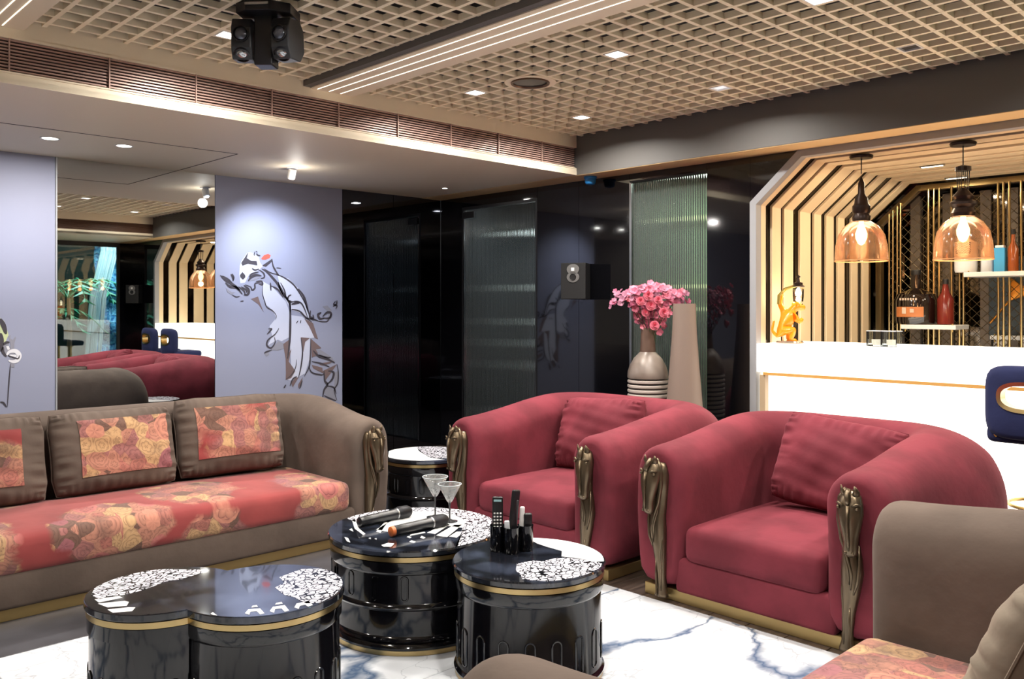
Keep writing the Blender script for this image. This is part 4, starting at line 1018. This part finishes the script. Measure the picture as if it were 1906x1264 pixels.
def place_bloom(m_i, p, nrm, sc):
    if len(protos) <= m_i: raise ValueError
    o = protos[m_i]; c = copy_part(o, BQ, p, None, (sc, sc, sc)); c.rotation_euler = nrm.to_track_quat('Z', 'Y').to_euler(); return c
for i in range(4):
    o = petals(5, .019, .017, .006).build('blossom', PK[i], BQ, smooth=False); o.location = (rr.uniform(-.03, .03), rr.uniform(-.03, .03), .2+.02*i); protos.append(o)
o = petals(6, .030, .030, .010, 3).build('rose', PK[3], BQ); o.location = (-.04, -.05, .24); protos.append(o)
# the spray is a wide inverted cone across the view: lobes given as (across, depth, height)
def cone_pt():
    z = rr.random()**.55
    h = .13+z*.36
    half = .04+.21*z
    a = rr.random()*2*pi; q = rr.random()**.4
    x = half*q*cos(a)*1.28; y = half*q*sin(a)*.8
    return x, y, h-.05*(x/.25)**2*0, z
cnt = 0
while cnt < 285:
    x, y, h, z = cone_pt()
    if z > .85: h -= .16*abs(x/.3)**2
    side = RV*x+FV*y
    p = Vector((side.x, side.y, h)); 
    nrm = Vector((side.x, side.y, (h-.2)*.9))+Vector((-.2, -.2, .05))+Vector((rr.uniform(-.3, .3), rr.uniform(-.3, .3), rr.uniform(-.2, .3)))*.5
    mi = rr.choices([0, 1, 2, 3], [4, 3, 2, 2])[0]
    if abs(x) > .2: mi = rr.choice([1, 2, 2])
    place_bloom(mi, p, nrm.normalized(), rr.uniform(1.0, 1.5)); cnt += 1
for x, y, h, sc in ((-.05, -.17, .40, 1.2), (-.10, -.15, .36, 1.1), (-.03, -.15, .33, 1.25), (.06, -.15, .28, 1.25), (.0, -.13, .19, 1.2), (-.06, -.12, .28, 1.0), (.02, -.16, .37, 1.0)):
    side = RV*x+FV*y; place_bloom(4, Vector((side.x, side.y, h)), (FV*-1+Vector((0, 0, .2))+RV*x).normalized(), sc)
for x, h in ((.22, .30), (.25, .31), (.28, .30), (.20, .36), (-.24, .40), (-.27, .37)):
    side = RV*x-FV*.02; place_bloom(2, Vector((side.x, side.y, h)), Vector((-.5, -.5, .6)).normalized(), 1.0)
mb = MB()
for i in range(16):
    a = 2*pi*i/16; mb.tube([(.02*cos(a), .02*sin(a), -.02), (.03*cos(a), .03*sin(a), .12), (.15*cos(a), .15*sin(a), .34)], .0025, 5)
tag(mb.build('stems', mat('stem_green', (70, 84, 56), .6), BQ), kind='stuff')

# ------------------------------------------------------------------ wall speakers
def speaker(V, label, ang):
    p = Vector((5.225, V, 1.415)); T = thing('wall_speaker', label, 'speaker', p); T.rotation_euler = (0, 0, ang)
    # local: front is -x
    mb = MB().prism([(-.09, -.105), (.09, -.085), (.09, .085), (-.09, .105)], 0, .292); mb.build('cabinet', mat('speaker_charcoal', (15, 15, 17), .6), T, bevel=.004)
    X = Matrix.Translation((-.0905, .0, .205)) @ Matrix.Rotation(R(-90), 4, 'Y')
    for k, (z, rx, ry) in enumerate(((.035, .043, .053), (-.028, .043, .053))):
        n = 36; o_ = [(z+rx*cos(2*pi*i/n), ry*sin(2*pi*i/n)) for i in range(n)]
        MB().prism(o_, 0, .006, X).build('plate', mat('plate_silver', (150, 150, 150), .35, .8), T, bevel=.0015, seg=1)
        if k == 0: MB().box((z, 0, .008), (.026, .026, .006), X).build('tweeter', WHITE, T)
        else:
            MB().lathe([(.001, .007), (.022, .0075), (.026, .012), (.028, .006)], 20, (z, 0, 0), X).build('driver', BLACKM, T, smooth=True)
    MB().span((.085, -.03, .10), (U0-5.225, .03, .19)).build('bracket', BLACKM, T)
speaker(4.64, 'black wall speaker with silver figure-eight plates beside the glass door', R(22))
speaker(-1.08, 'black wall speaker with figure-eight plates, seen in the mirror', R(-42))
# blue sensor
pb_ = onZ(1118, 331, SOF)
T = thing('ceiling_sensor', 'small bright blue ceiling sensor above the black wall', 'sensor', (5.22, pb_.y, SOF-.004))
BLU = mat('sensor_blue', (34, 122, 190), .4)
MB().lathe([(.052, 0), (.052, -.012), (.046, -.02)], 24).build('base', BLU, T, smooth=True); MB().lathe([(.045, -.02), (.044, -.045), (.036, -.06), (.012, -.066)], 24).build('dome', BLU, T, smooth=True)

# ------------------------------------------------------------------ ceiling fixtures and their light
LGT = emit('downlight_glow', (255, 250, 240), 7.0)
POW = 18
def sq(u, v, label, power=POW, bright=True):
    T = thing('square_downlight', label, 'ceiling light', (u, v, CEI))
    a = c_/2-.011
    mb = MB()
    for sx, sy, wx, wy in ((1, 0, .008, 2*a), (-1, 0, .008, 2*a), (0, 1, 2*a-.016, .008), (0, -1, 2*a-.016, .008)): mb.box((sx*(a-.004), sy*(a-.004), .012), (wx, wy, .03))
    mb.build('frame', WHITE, T)
    MB().box((0, 0, .01), (2*a-.018, 2*a-.018, .006)).build('diffuser', LGT if bright else BLACKM if not power else mat('dim_lens', (190, 190, 196), .3, 0, Emission_Color=(1, 1, 1, 1), Emission_Strength=.5), T)
    if power: lamp('AREA', 'downlight', (u, v, CEI-.004), power, (1, .94, .86), .09, spread=158)
sq(3.58, 4.03, 'lit square downlight nearest the air grille, left of the round speaker')
sq(3.58, 2.896, 'lit square downlight right of the round speaker, bright')
sq(4.588, 4.03, 'small lit square downlight in the far corner by the grey beam')
sq(4.588, 2.896, 'square downlight with a visible lamp close to the grey beam, dimmer', 12, False)
sq(3.58, 1.762, 'lit square downlight cut by the top edge of the picture')
sq(1.942, 4.03, 'lit square downlight half hidden behind the twin spotlight')
sq(4.588, 1.762, 'unlit dark square downlight above the grey beam at the right', 0, False)
for u, v in ((3.58, .628), (4.588, .628), (1.942, 2.896), (1.942, 1.762), (1.942, .628), (.0, 4.03), (.0, 2.4), (.0, .8), (-1.3, 3.2), (-1.3, 1.0)):
    sq(u, v, 'lit square downlight in the ceiling grid outside the picture', POW*(.8 if u > 1 else .4) if u > -.5 else 5)
    COL.objects  # linked above
for o in [o for o in COL.objects if o.get('label') == 'lit square downlight in the ceiling grid outside the picture']: o['group'] = 'downlights outside the picture'
def rd(px, py, label, power=20, r=.045):
    p = onZ(px, py, SOF); T = thing('round_downlight', label, 'ceiling light', p)
    MB().lathe([(r+.012, -.001), (r+.010, -.005), (r, -.004), (r-.002, .0)], 28).build('trim_ring', WHITE, T, smooth=True)
    MB().lathe([(r, -.003), (.001, -.0035)], 28).build('diffuser', emit('round_glow', (255, 246, 232), 9.0), T)
    if power: lamp('AREA', 'round_light', (p.x, p.y, SOF-.012), power, (1, .95, .9), .07)
rd(93, 257, 'round recessed downlight in the soffit, the left one', 13); rd(231, 271, 'round recessed downlight in the soffit, right of the first', 13)
rd(828, 350, 'tiny round recessed downlight near the smoked mirror corner', 1.5, .022)
# surface spotlight washing the mural
ps = onZ(545, 312, SOF)
T = thing('spotlight', 'small white cylinder spotlight on the soffit above the dancer mural', 'spotlight', ps)
MB().lathe([(.045, 0), (.045, -.006), (.02, -.008)], 24).build('base', WHITE, T, smooth=True)
TL = Matrix.Translation((0, 0, -.012)) @ Matrix.Rotation(R(24), 4, 'X') @ Matrix.Translation((0, 0, .006))
MB().lathe([(.024, -.005), (.030, -.01), (.030, -.078), (.022, -.084), (.018, -.070)], 24, M=TL).build('barrel', WHITE, T, smooth=True)
MB().lathe([(.021, -.083), (.001, -.085)], 18, M=TL).build('lens', emit('spot_lens', (235, 240, 255), 14.), T)
tg = onV(500, 520, VM); dv_ = tg-(ps+Vector((0, .045, -.12)))
lp = lamp('SPOT', 'mural_spot', ps+Vector((0, .045, -.12)), 66, (.80, .87, 1), spot=88, blend=1., radius=.03); lp.rotation_euler = dv_.to_track_quat('-Z', 'Y').to_euler()
tg = onV(30, 640, VM); q_ = Vector((1.05, 5.75, SOF-.02))
lp = lamp('SPOT', 'mural_spot', q_, 22, (.86, .90, 1), spot=80, blend=1., radius=.03); lp.rotation_euler = (tg-q_).to_track_quat('-Z', 'Y').to_euler()
lamp('POINT', 'spot_spill', ps+Vector((.0, -.05, -.13)), 1.3, (1, .93, .86), radius=.04)  # point light added as the spotlight's spill, brightens the soffit
# round ceiling speaker
p = onZ(987, 153, CEI)
T = thing('ceiling_speaker', 'round dark speaker set in the ceiling grid', 'ceiling speaker', p)
MB().lathe([(.155, .0), (.155, -.004), (.115, -.004)], 40).build('mounting_plate', SLATM, T)
MB().lathe([(.118, -.001), (.116, -.012), (.104, -.012), (.100, -.004)], 40).build('rim', mat('bronze_rim', (96, 70, 54), .35, .7), T, smooth=True)
MB().lathe([(.100, -.0045), (.06, .012), (.03, .02), (.001, .016)], 40).build('cone', mat('speaker_cone', (54, 44, 48), .3, .3), T, smooth=True)
# twin moving spotlight
pc_ = Vector((1.90, 3.56, 0))
T = thing('stage_light', 'black twin-headed stage light hanging from the ceiling grid', 'stage light', (pc_.x, pc_.y, CEI)); T.rotation_euler = (0, 0, math.atan2(-.6955, .7186)+R(-4)); T.scale = (.88, .88, .88)
BS = mat('stage_black', (14, 15, 22), .35)
MB().prism([(-.125, -.10), (-.06, -.14), (.06, -.14), (.15, -.08), (.15, .08), (.06, .13), (-.06, .13), (-.125, .08)], -.05, .0).build('ceiling_plate', BS, T, bevel=.004)
MB().box((0, -.005, -.17), (.095, .10, .26)).build('centre_box', BS, T, bevel=.006)
MB().box((.0, -.146, -.02), (.12, .008, .012)).build('connector_row', SILVER, T)
for sx in (-1, 1):
    M_ = Matrix.Translation((sx*.113, 0, -.16)) @ Matrix.Rotation(R(-8*sx), 4, 'Z')
    prf = [(-.075, .09), (.03, .10), (.075, .06), (.085, -.05), (.045, -.105), (-.065, -.115), (-.095, -.06), (-.10, .04)]
    h_ = MB(); Y = Matrix(((0, 0, 1, 0), (1, 0, 0, 0), (0, 1, 0, 0), (0, 0, 0, 1)))
    h_.prism(prf, -.05, .05, M_ @ Y); hd = h_.build('head', mat('stage_head', (38, 40, 44), .4), T, bevel=.006)
    MB().box((sx*.055, 0, -.17), (.012, .03, .20)).build('yoke_rail', CHROME, T)
    for k, (y, z, tilt, mm) in enumerate(((-.095, .005, 90, mat('lens_dark', (96, 100, 112), .12, .6)), (-.065, -.088, 145, mat('lens_bright', (190, 196, 200), .1, .8)))):
        Q = M_ @ Matrix.Translation((0, y, z)) @ Matrix.Rotation(R(tilt), 4, 'X')
        MB().lathe([(.040, -.012), (.042, .012), (.036, .014), (.034, .004)], 24, M=Q).build('lens_ring', BLACKP, hd, smooth=True)
        MB().lathe([(.035, .002), (.028, .012), (.012, .018), (.001, .019)], 24, M=Q).build('lens', mm, hd, smooth=True)
# ------------------------------------------------------------------ monkey lamp on the bar
pm = onU(1470, 600, 5.50); pm.z = 1.10
T = thing('monkey_lamp', 'amber glass monkey lamp on the left end of the bar', 'table lamp', pm); T.rotation_euler = (0, 0, math.atan2(-.6955, .7186))
s = N('glowing_amber_resin'); s.P(Base_Color=lin((226, 136, 30)), Roughness=.2, Subsurface_Weight=.5, Subsurface_Radius=(.05, .02, .005), Emission_Color=lin((255, 140, 20)), Emission_Strength=.25); AMR = s.m  # orange glow put into the resin itself, only the lantern is a lamp
def skin(name, V_, E_, Rr, m, parent, root=0):
    me = bpy.data.meshes.new(name); me.from_pydata(V_, E_, []); o = bpy.data.objects.new(name, me); COL.objects.link(o); o.parent = parent
    me.materials.append(m); sk = o.modifiers.new('skin', 'SKIN'); sk.use_smooth_shade = True
    for i, r in enumerate(Rr): me.skin_vertices[0].data[i].radius = (r, r)
    for i in range(len(V_)): me.skin_vertices[0].data[i].use_root = (i == root)
    q = o.modifiers.new('sub', 'SUBSURF'); q.levels = 1; q.render_levels = 2; return o
# crouching monkey in profile: x right (facing), z up ; hips left low, head right high, one arm raised holding the shade arm
Vt = [(-.045, 0, .075), (-.03, 0, .13), (-.005, 0, .185), (.015, 0, .225), (.045, -.005, .262), (.08, -.01, .25), (.103, -.01, .238),   # hips-spine-neck-head-muzzle
      (-.05, -.04, .085), (.015, -.055, .10), (-.01, -.05, .03), (.03, -.055, .018),      # near leg
      (-.05, .04, .085), (.02, .05, .105), (.0, .045, .03), (.04, .05, .018),             # far leg
      (.01, -.045, .20), (.05, -.055, .145), (.075, -.04, .175),                          # near arm holding
      (-.03, .03, .215), (-.065, .02, .28), (-.05, .01, .345),                            # raised arm
      (-.09, 0, .05), (-.12, .01, .09), (-.105, .01, .16)]                                # tail
Ed = [(0, 1), (1, 2), (2, 3), (3, 4), (4, 5), (5, 6), (0, 7), (7, 8), (8, 9), (9, 10), (0, 11), (11, 12), (12, 13), (13, 14), (2, 15), (15, 16), (16, 17), (2, 18), (18, 19), (19, 20), (0, 21), (21, 22), (22, 23)]
Rr = [.048, .046, .044, .028, .040, .026, .020, .030, .026, .017, .014, .030, .026, .017, .014, .022, .018, .013, .022, .018, .015, .014, .010, .007]
bd = skin('body', Vt, Ed, Rr, AMR, T)
for sy in (-1, 1):
    MB().ball((.04, sy*.038, .272), (.014, .006, .018), 10).build('ear', AMR, T, smooth=True)
    MB().ball((.078, -.01+sy*.016, .272), (.005, .005, .005), 8).build('eye', DBR, T, smooth=True)
mb = MB()
for sy, bx in ((-1, .03), (1, .04)):
    for k in range(5): mb.tube([(bx, sy*.052+(k-2)*.008, .018), (bx+.022, sy*.054+(k-2)*.010, .010), (bx+.034-abs(k-2)*.004, sy*.054+(k-2)*.011, .006)], [.006, .005, .003], 6)
for k in range(5): mb.tube([(-.05, .01+(k-2)*.006, .345), (-.038, .01+(k-2)*.007, .362), (-.03, .01+(k-2)*.005, .372)], [.005, .005, .003], 6)
mb.build('fingers', AMR, T, smooth=True)
MB().tube([(-.075, .01, .27), (-.07, .01, .33), (-.03, .01, .375), (.03, .01, .395), (.065, .01, .40)], [.010, .012, .012, .010, .008], 10).build('lamp_arm', mat('olive_gold', (150, 130, 60), .3, .6), T, smooth=True)
MB().lathe([(.04, .345+.045), (.046, .39+.004), (.03, .405), (.03, .42), (.012, .425), (.008, .455), (.018, .46), (.002, .475)], 18, (.062, .01, 0)).build('lantern_top', DBR, T, smooth=True)
MB().rings([[Vector((.062+r*cos(2*pi*j/20), .01+r*sin(2*pi*j/20), z)) for j in range(20)] for r, z in ((.034, .29), (.037, .33), (.038, .385))], True, False).build('lantern_glass', CG, T, smooth=True)
MB().lathe([(.003, .325), (.018, .333), (.022, .35), (.014, .372), (.006, .385)], 14, (.062, .01, 0)).build('bulb', emit('lantern_bulb', (255, 236, 200), 8.), T, smooth=True)
lamp('POINT', 'lantern_light', pm+Matrix.Rotation(T.rotation_euler.z, 3, 'Z') @ Vector((.062, .01, .31)), 1.6, (1, .8, .5), radius=.02)
MB().lathe([(.09, 0), (.095, .008), (.085, .018), (.02, .022)], 24).build('base', mat('smoky_base', (132, 120, 108), .15, .3), T, smooth=True)
# ------------------------------------------------------------------ dancer mural: flat paint strokes on the wall
def wall_strokes(name, label, ox, oy, k, groups, cat='mural'):
    T = thing(name, label, cat, (0, VM, 0))
    for nm, m, zo, polys, lines in groups:
        mb = MB()
        for pl in polys:
            pts = [onV(ox+x/k, oy+y/k, VM) for x, y in pl]
            mb.prism([(p.x, p.z) for p in pts], .0005+zo, .0012+zo, Matrix(((1, 0, 0, 0), (0, 0, -1, 0), (0, 1, 0, 0), (0, 0, 0, 1))))
        for wd, ln in lines:
            # tapering ribbon through the points
            ps_ = [onV(ox+x/k, oy+y/k, VM) for x, y in ln]; ps_ = [Vector((p.x, p.z)) for p in ps_]
            # smooth (Catmull-Rom)
            q = []
            for i in range(len(ps_)-1):
                a, b, c, d = ps_[max(i-1, 0)], ps_[i], ps_[i+1], ps_[min(i+2, len(ps_)-1)]
                for s_ in range(5):
                    t = s_/5; q.append(.5*((2*b)+(c-a)*t+(2*a-5*b+4*c-d)*t*t+(3*b-a-3*c+d)*t**3))
            q.append(ps_[-1]); L = []; R_ = []
            n = len(q)
            for i, p in enumerate(q):
                tn = (q[min(i+1, n-1)]-q[max(i-1, 0)]); tn = tn.normalized() if tn.length > 0 else Vector((1, 0))
                w_ = wd*.5*(.25+.75*sin(pi*min(1, (i+.6)/n))); nn = Vector((-tn.y, tn.x))*w_
                L.append(p+nn); R_.append(p-nn)
            vs = [(v.x, -.0008-zo, v.y) for v in L]+[(v.x, -.0008-zo, v.y) for v in R_]
            mb.add(vs, [(i, i+1, n+i+1, n+i) for i in range(n-1)])
        tag(mb.build(nm, m, T), kind='stuff')
    return T
DK = mat('paint_dark', (58, 54, 62), .6); BR_ = mat('paint_brown', (110, 92, 92), .6); MG = mat('paint_grey', (134, 134, 146), .6); LT = mat('paint_pale', (190, 194, 212), .6); RD = mat('paint_red', (222, 84, 70), .6)
polyL = [[(262, 215), (275, 180), (320, 115), (350, 120), (400, 150), (410, 190), (430, 220), (400, 250), (330, 280), (300, 340), (265, 345), (258, 280)],
         [(430, 330), (500, 370), (600, 480), (628, 560), (628, 740), (570, 770), (540, 760), (470, 800), (500, 730), (480, 660), (530, 600), (500, 540), (450, 500), (430, 420)],
         [(640, 580), (720, 590), (780, 640), (830, 740), (780, 750), (776, 900), (740, 1010), (700, 1030), (640, 1060), (600, 1050), (640, 960), (630, 780)],
         [(540, 290), (620, 310), (700, 390), (760, 520), (770, 600), (700, 560), (640, 540), (600, 470), (560, 380)]]
polyD = [[(272, 195), (325, 112), (312, 160), (345, 180), (385, 182), (390, 214), (320, 200), (280, 216)],
         [(425, 215), (498, 165), (502, 180), (455, 222)],
         [(262, 285), (280, 262), (300, 285), (302, 300), (285, 318), (266, 300)]]
polyB = [[(344, 460), (395, 442), (410, 490), (436, 556), (400, 500)],
         [(580, 792), (630, 755), (628, 840), (598, 900)], [(600, 1000), (598, 900), (626, 850), (640, 830), (620, 920), (650, 960), (668, 990), (640, 1040), (598, 1056)],
         [(712, 742), (776, 748), (742, 775), (728, 850), (720, 860)], [(782, 750), (860, 820), (820, 830), (838, 870), (790, 890)],
         [(845, 935), (960, 915), (930, 930), (880, 950), (850, 945)], [(790, 945), (868, 965), (872, 1005), (800, 970)], [(640, 1080), (672, 1035), (690, 1040), (650, 1110)],
         [(690, 1090), (722, 1036), (718, 1075), (690, 1120)], [(735, 605), (800, 640), (836, 756), (810, 745), (770, 660)], [(870, 990), (975, 940), (940, 990), (890, 1060)]]
polyM = [[(870, 515), (905, 508), (935, 540), (935, 585), (905, 615), (915, 560)], [(160, 380), (200, 410), (230, 410), (200, 430), (170, 410)], [(490, 835), (545, 770), (590, 790), (596, 820), (540, 838)],
         [(440, 860), (470, 845), (478, 870), (455, 885)], [(880, 1150), (900, 1100), (960, 1130), (975, 1205), (930, 1195)], [(320, 330), (380, 300), (420, 300), (380, 320)], [(800, 830), (850, 830), (940, 890), (960, 930), (900, 900)], [(960, 1000), (985, 990), (975, 1090), (955, 1130)]]
W1, W2, W3 = .008, .014, .022
ln = [(W1, [(372, 112), (366, 136), (372, 140)]), (W2, [(385, 125), (392, 138), (412, 142)]), (W1, [(380, 108), (390, 118)]), (W2, [(498, 165), (505, 215), (530, 262), (552, 290)]), (W1, [(440, 238), (490, 268), (540, 280)]),
      (W3, [(118, 285), (150, 318), (190, 342), (225, 365), (255, 395), (280, 425)]), (W2, [(130, 290), (170, 312), (205, 340)]), (W2, [(195, 278), (208, 300), (212, 330)]), (W2, [(205, 275), (216, 300), (214, 325)]), (W3, [(155, 340), (190, 370), (235, 375), (262, 400)]),
      (W2, [(250, 370), (290, 400), (300, 430)]), (W3, [(290, 360), (325, 390), (322, 425), (290, 430)]), (W2, [(270, 370), (310, 395), (308, 415)]), (W2, [(300, 355), (340, 372), (352, 395), (372, 380), (372, 350), (395, 340), (425, 345)]), (W3, [(322, 330), (345, 300), (380, 285), (420, 290)]), (W2, [(330, 300), (350, 275), (400, 262)]), (W2, [(350, 235), (372, 248), (402, 240)]), (W2, [(400, 245), (435, 270), (440, 300), (415, 310)]), (W2, [(380, 330), (420, 330), (428, 355), (400, 350)]),
      (W3, [(425, 240), (470, 270), (540, 350), (580, 420), (625, 490), (630, 560)]), (W2, [(530, 280), (580, 300), (640, 340), (690, 400), (740, 490), (765, 560)]), (W3, [(690, 385), (730, 440), (752, 510), (770, 575)]), (W2, [(560, 340), (590, 400), (600, 450), (630, 480)]), (W2, [(545, 335), (555, 380), (590, 450)]), (W2, [(485, 340), (490, 400)]), (W2, [(490, 365), (540, 390), (580, 450)]),
      (W3, [(630, 470), (632, 600), (628, 760), (612, 900)]), (W2, [(640, 430), (620, 440), (615, 470), (650, 480)]), (W2, [(630, 490), (670, 478), (710, 490), (735, 530), (760, 600)]), (W3, [(640, 500), (680, 490), (700, 490)]), (W2, [(640, 535), (700, 550), (740, 590), (790, 630)]), (W2, [(740, 600), (800, 610), (836, 620)]),
      (W3, [(780, 545), (776, 590), (800, 600), (798, 575)]), (W3, [(860, 560), (835, 575), (850, 605), (880, 600)]), (W3, [(870, 590), (900, 560), (930, 565), (920, 600), (870, 600)]), (W1, [(820, 620), (890, 628), (915, 610), (935, 570)]), (W2, [(965, 475), (950, 500), (975, 510), (965, 535)]), (W2, [(975, 470), (970, 500), (945, 515)]),
      (W1, [(430, 350), (428, 420), (445, 480), (460, 520), (500, 545), (528, 580), (525, 615)]), (W2, [(470, 680), (495, 680), (480, 700), (460, 720)]), (W2, [(548, 675), (520, 720), (470, 760), (460, 800), (490, 820), (520, 780), (515, 740)]), (W2, [(440, 860), (455, 850), (495, 835)]),
      (W2, [(710, 745), (722, 850), (710, 960), (692, 1040)]), (W2, [(782, 750), (778, 900), (770, 960), (735, 1030)]), (W1, [(678, 905), (672, 960), (640, 1020), (600, 1050)]), (W2, [(768, 950), (790, 1000), (860, 1018), (880, 1010)]), (W2, [(838, 870), (900, 890), (930, 890)]), (W3, [(800, 840), (840, 880), (900, 900), (960, 930)]), (W2, [(790, 920), (860, 935), (920, 960)]),
      (W2, [(975, 940), (985, 1000), (980, 1080), (955, 1130), (975, 1205)]), (W3, [(880, 990), (885, 1060), (905, 1090), (880, 1130), (870, 1190)]), (W3, [(910, 990), (950, 1000), (940, 1050), (900, 1090)]), (W2, [(900, 1100), (950, 1110), (970, 1160)]), (W2, [(880, 1170), (920, 1190), (968, 1208)]), (W2, [(585, 1115), (600, 1090)]), (W2, [(630, 1100), (650, 1050), (680, 1030)]), (W2, [(700, 1120), (720, 1060)]),
      (W1, [(205, 430), (235, 445), (262, 440)]), (W1, [(265, 478), (290, 474)]), (W1, [(530, 230), (565, 236)]), (W1, [(675, 640), (690, 620)]), (W1, [(705, 640), (710, 615)])]
lipa = [[(418, 165), (440, 138), (470, 128), (488, 140), (480, 160), (455, 170), (430, 172)]]
wall_strokes('dancer_mural', 'painted mural of a dancer leaning back with bright red lips', 380, 440, 3.95, [('pale_paint', LT, 0, polyL, []), ('grey_paint', MG, .0008, polyM, []), ('brown_paint', BR_, .0016, polyB, []), ('dark_paint', DK, .0024, polyD, ln), ('red_lips', RD, .0008, lipa, [])])
GRN = mat('paint_green', (186, 196, 150), .6); WH_ = mat('paint_white', (214, 214, 220), .6)
wall_strokes('spanner_mural', 'painted mural of a hand holding a spanner at the left edge', 0, 560, 6.32, [
    ('green_paint', GRN, 0, [[(0, 200), (50, 240), (100, 400), (70, 470), (30, 540), (0, 540)]], []),
    ('grey_paint', MG, .0008, [[(40, 520), (90, 500), (120, 560), (120, 620), (70, 650), (30, 590)], [(95, 420), (125, 400), (118, 440), (150, 460), (180, 420), (188, 440), (168, 500), (170, 780), (122, 780), (122, 500)]], []),
    ('white_paint', WH_, .0016, [[(70, 535), (100, 530), (118, 570), (90, 580)]], [(.03, [(80, 640), (110, 600), (180, 590), (225, 640), (200, 700), (150, 715), (100, 700)]), (.02, [(110, 640), (160, 650), (200, 640)])]),
    ('dark_paint', DK, .0024, [], [(.03, [(0, 210), (40, 290), (70, 390)]), (.03, [(5, 380), (15, 470), (10, 590)]), (.018, [(40, 520), (70, 490), (110, 490)]), (.018, [(35, 540), (35, 600), (75, 655)]), (.008, [(122, 740), (105, 950), (85, 1250)]), (.012, [(0, 1190), (40, 1200), (75, 1250)]), (.01, [(90, 640), (140, 660), (210, 680), (228, 640)])])])
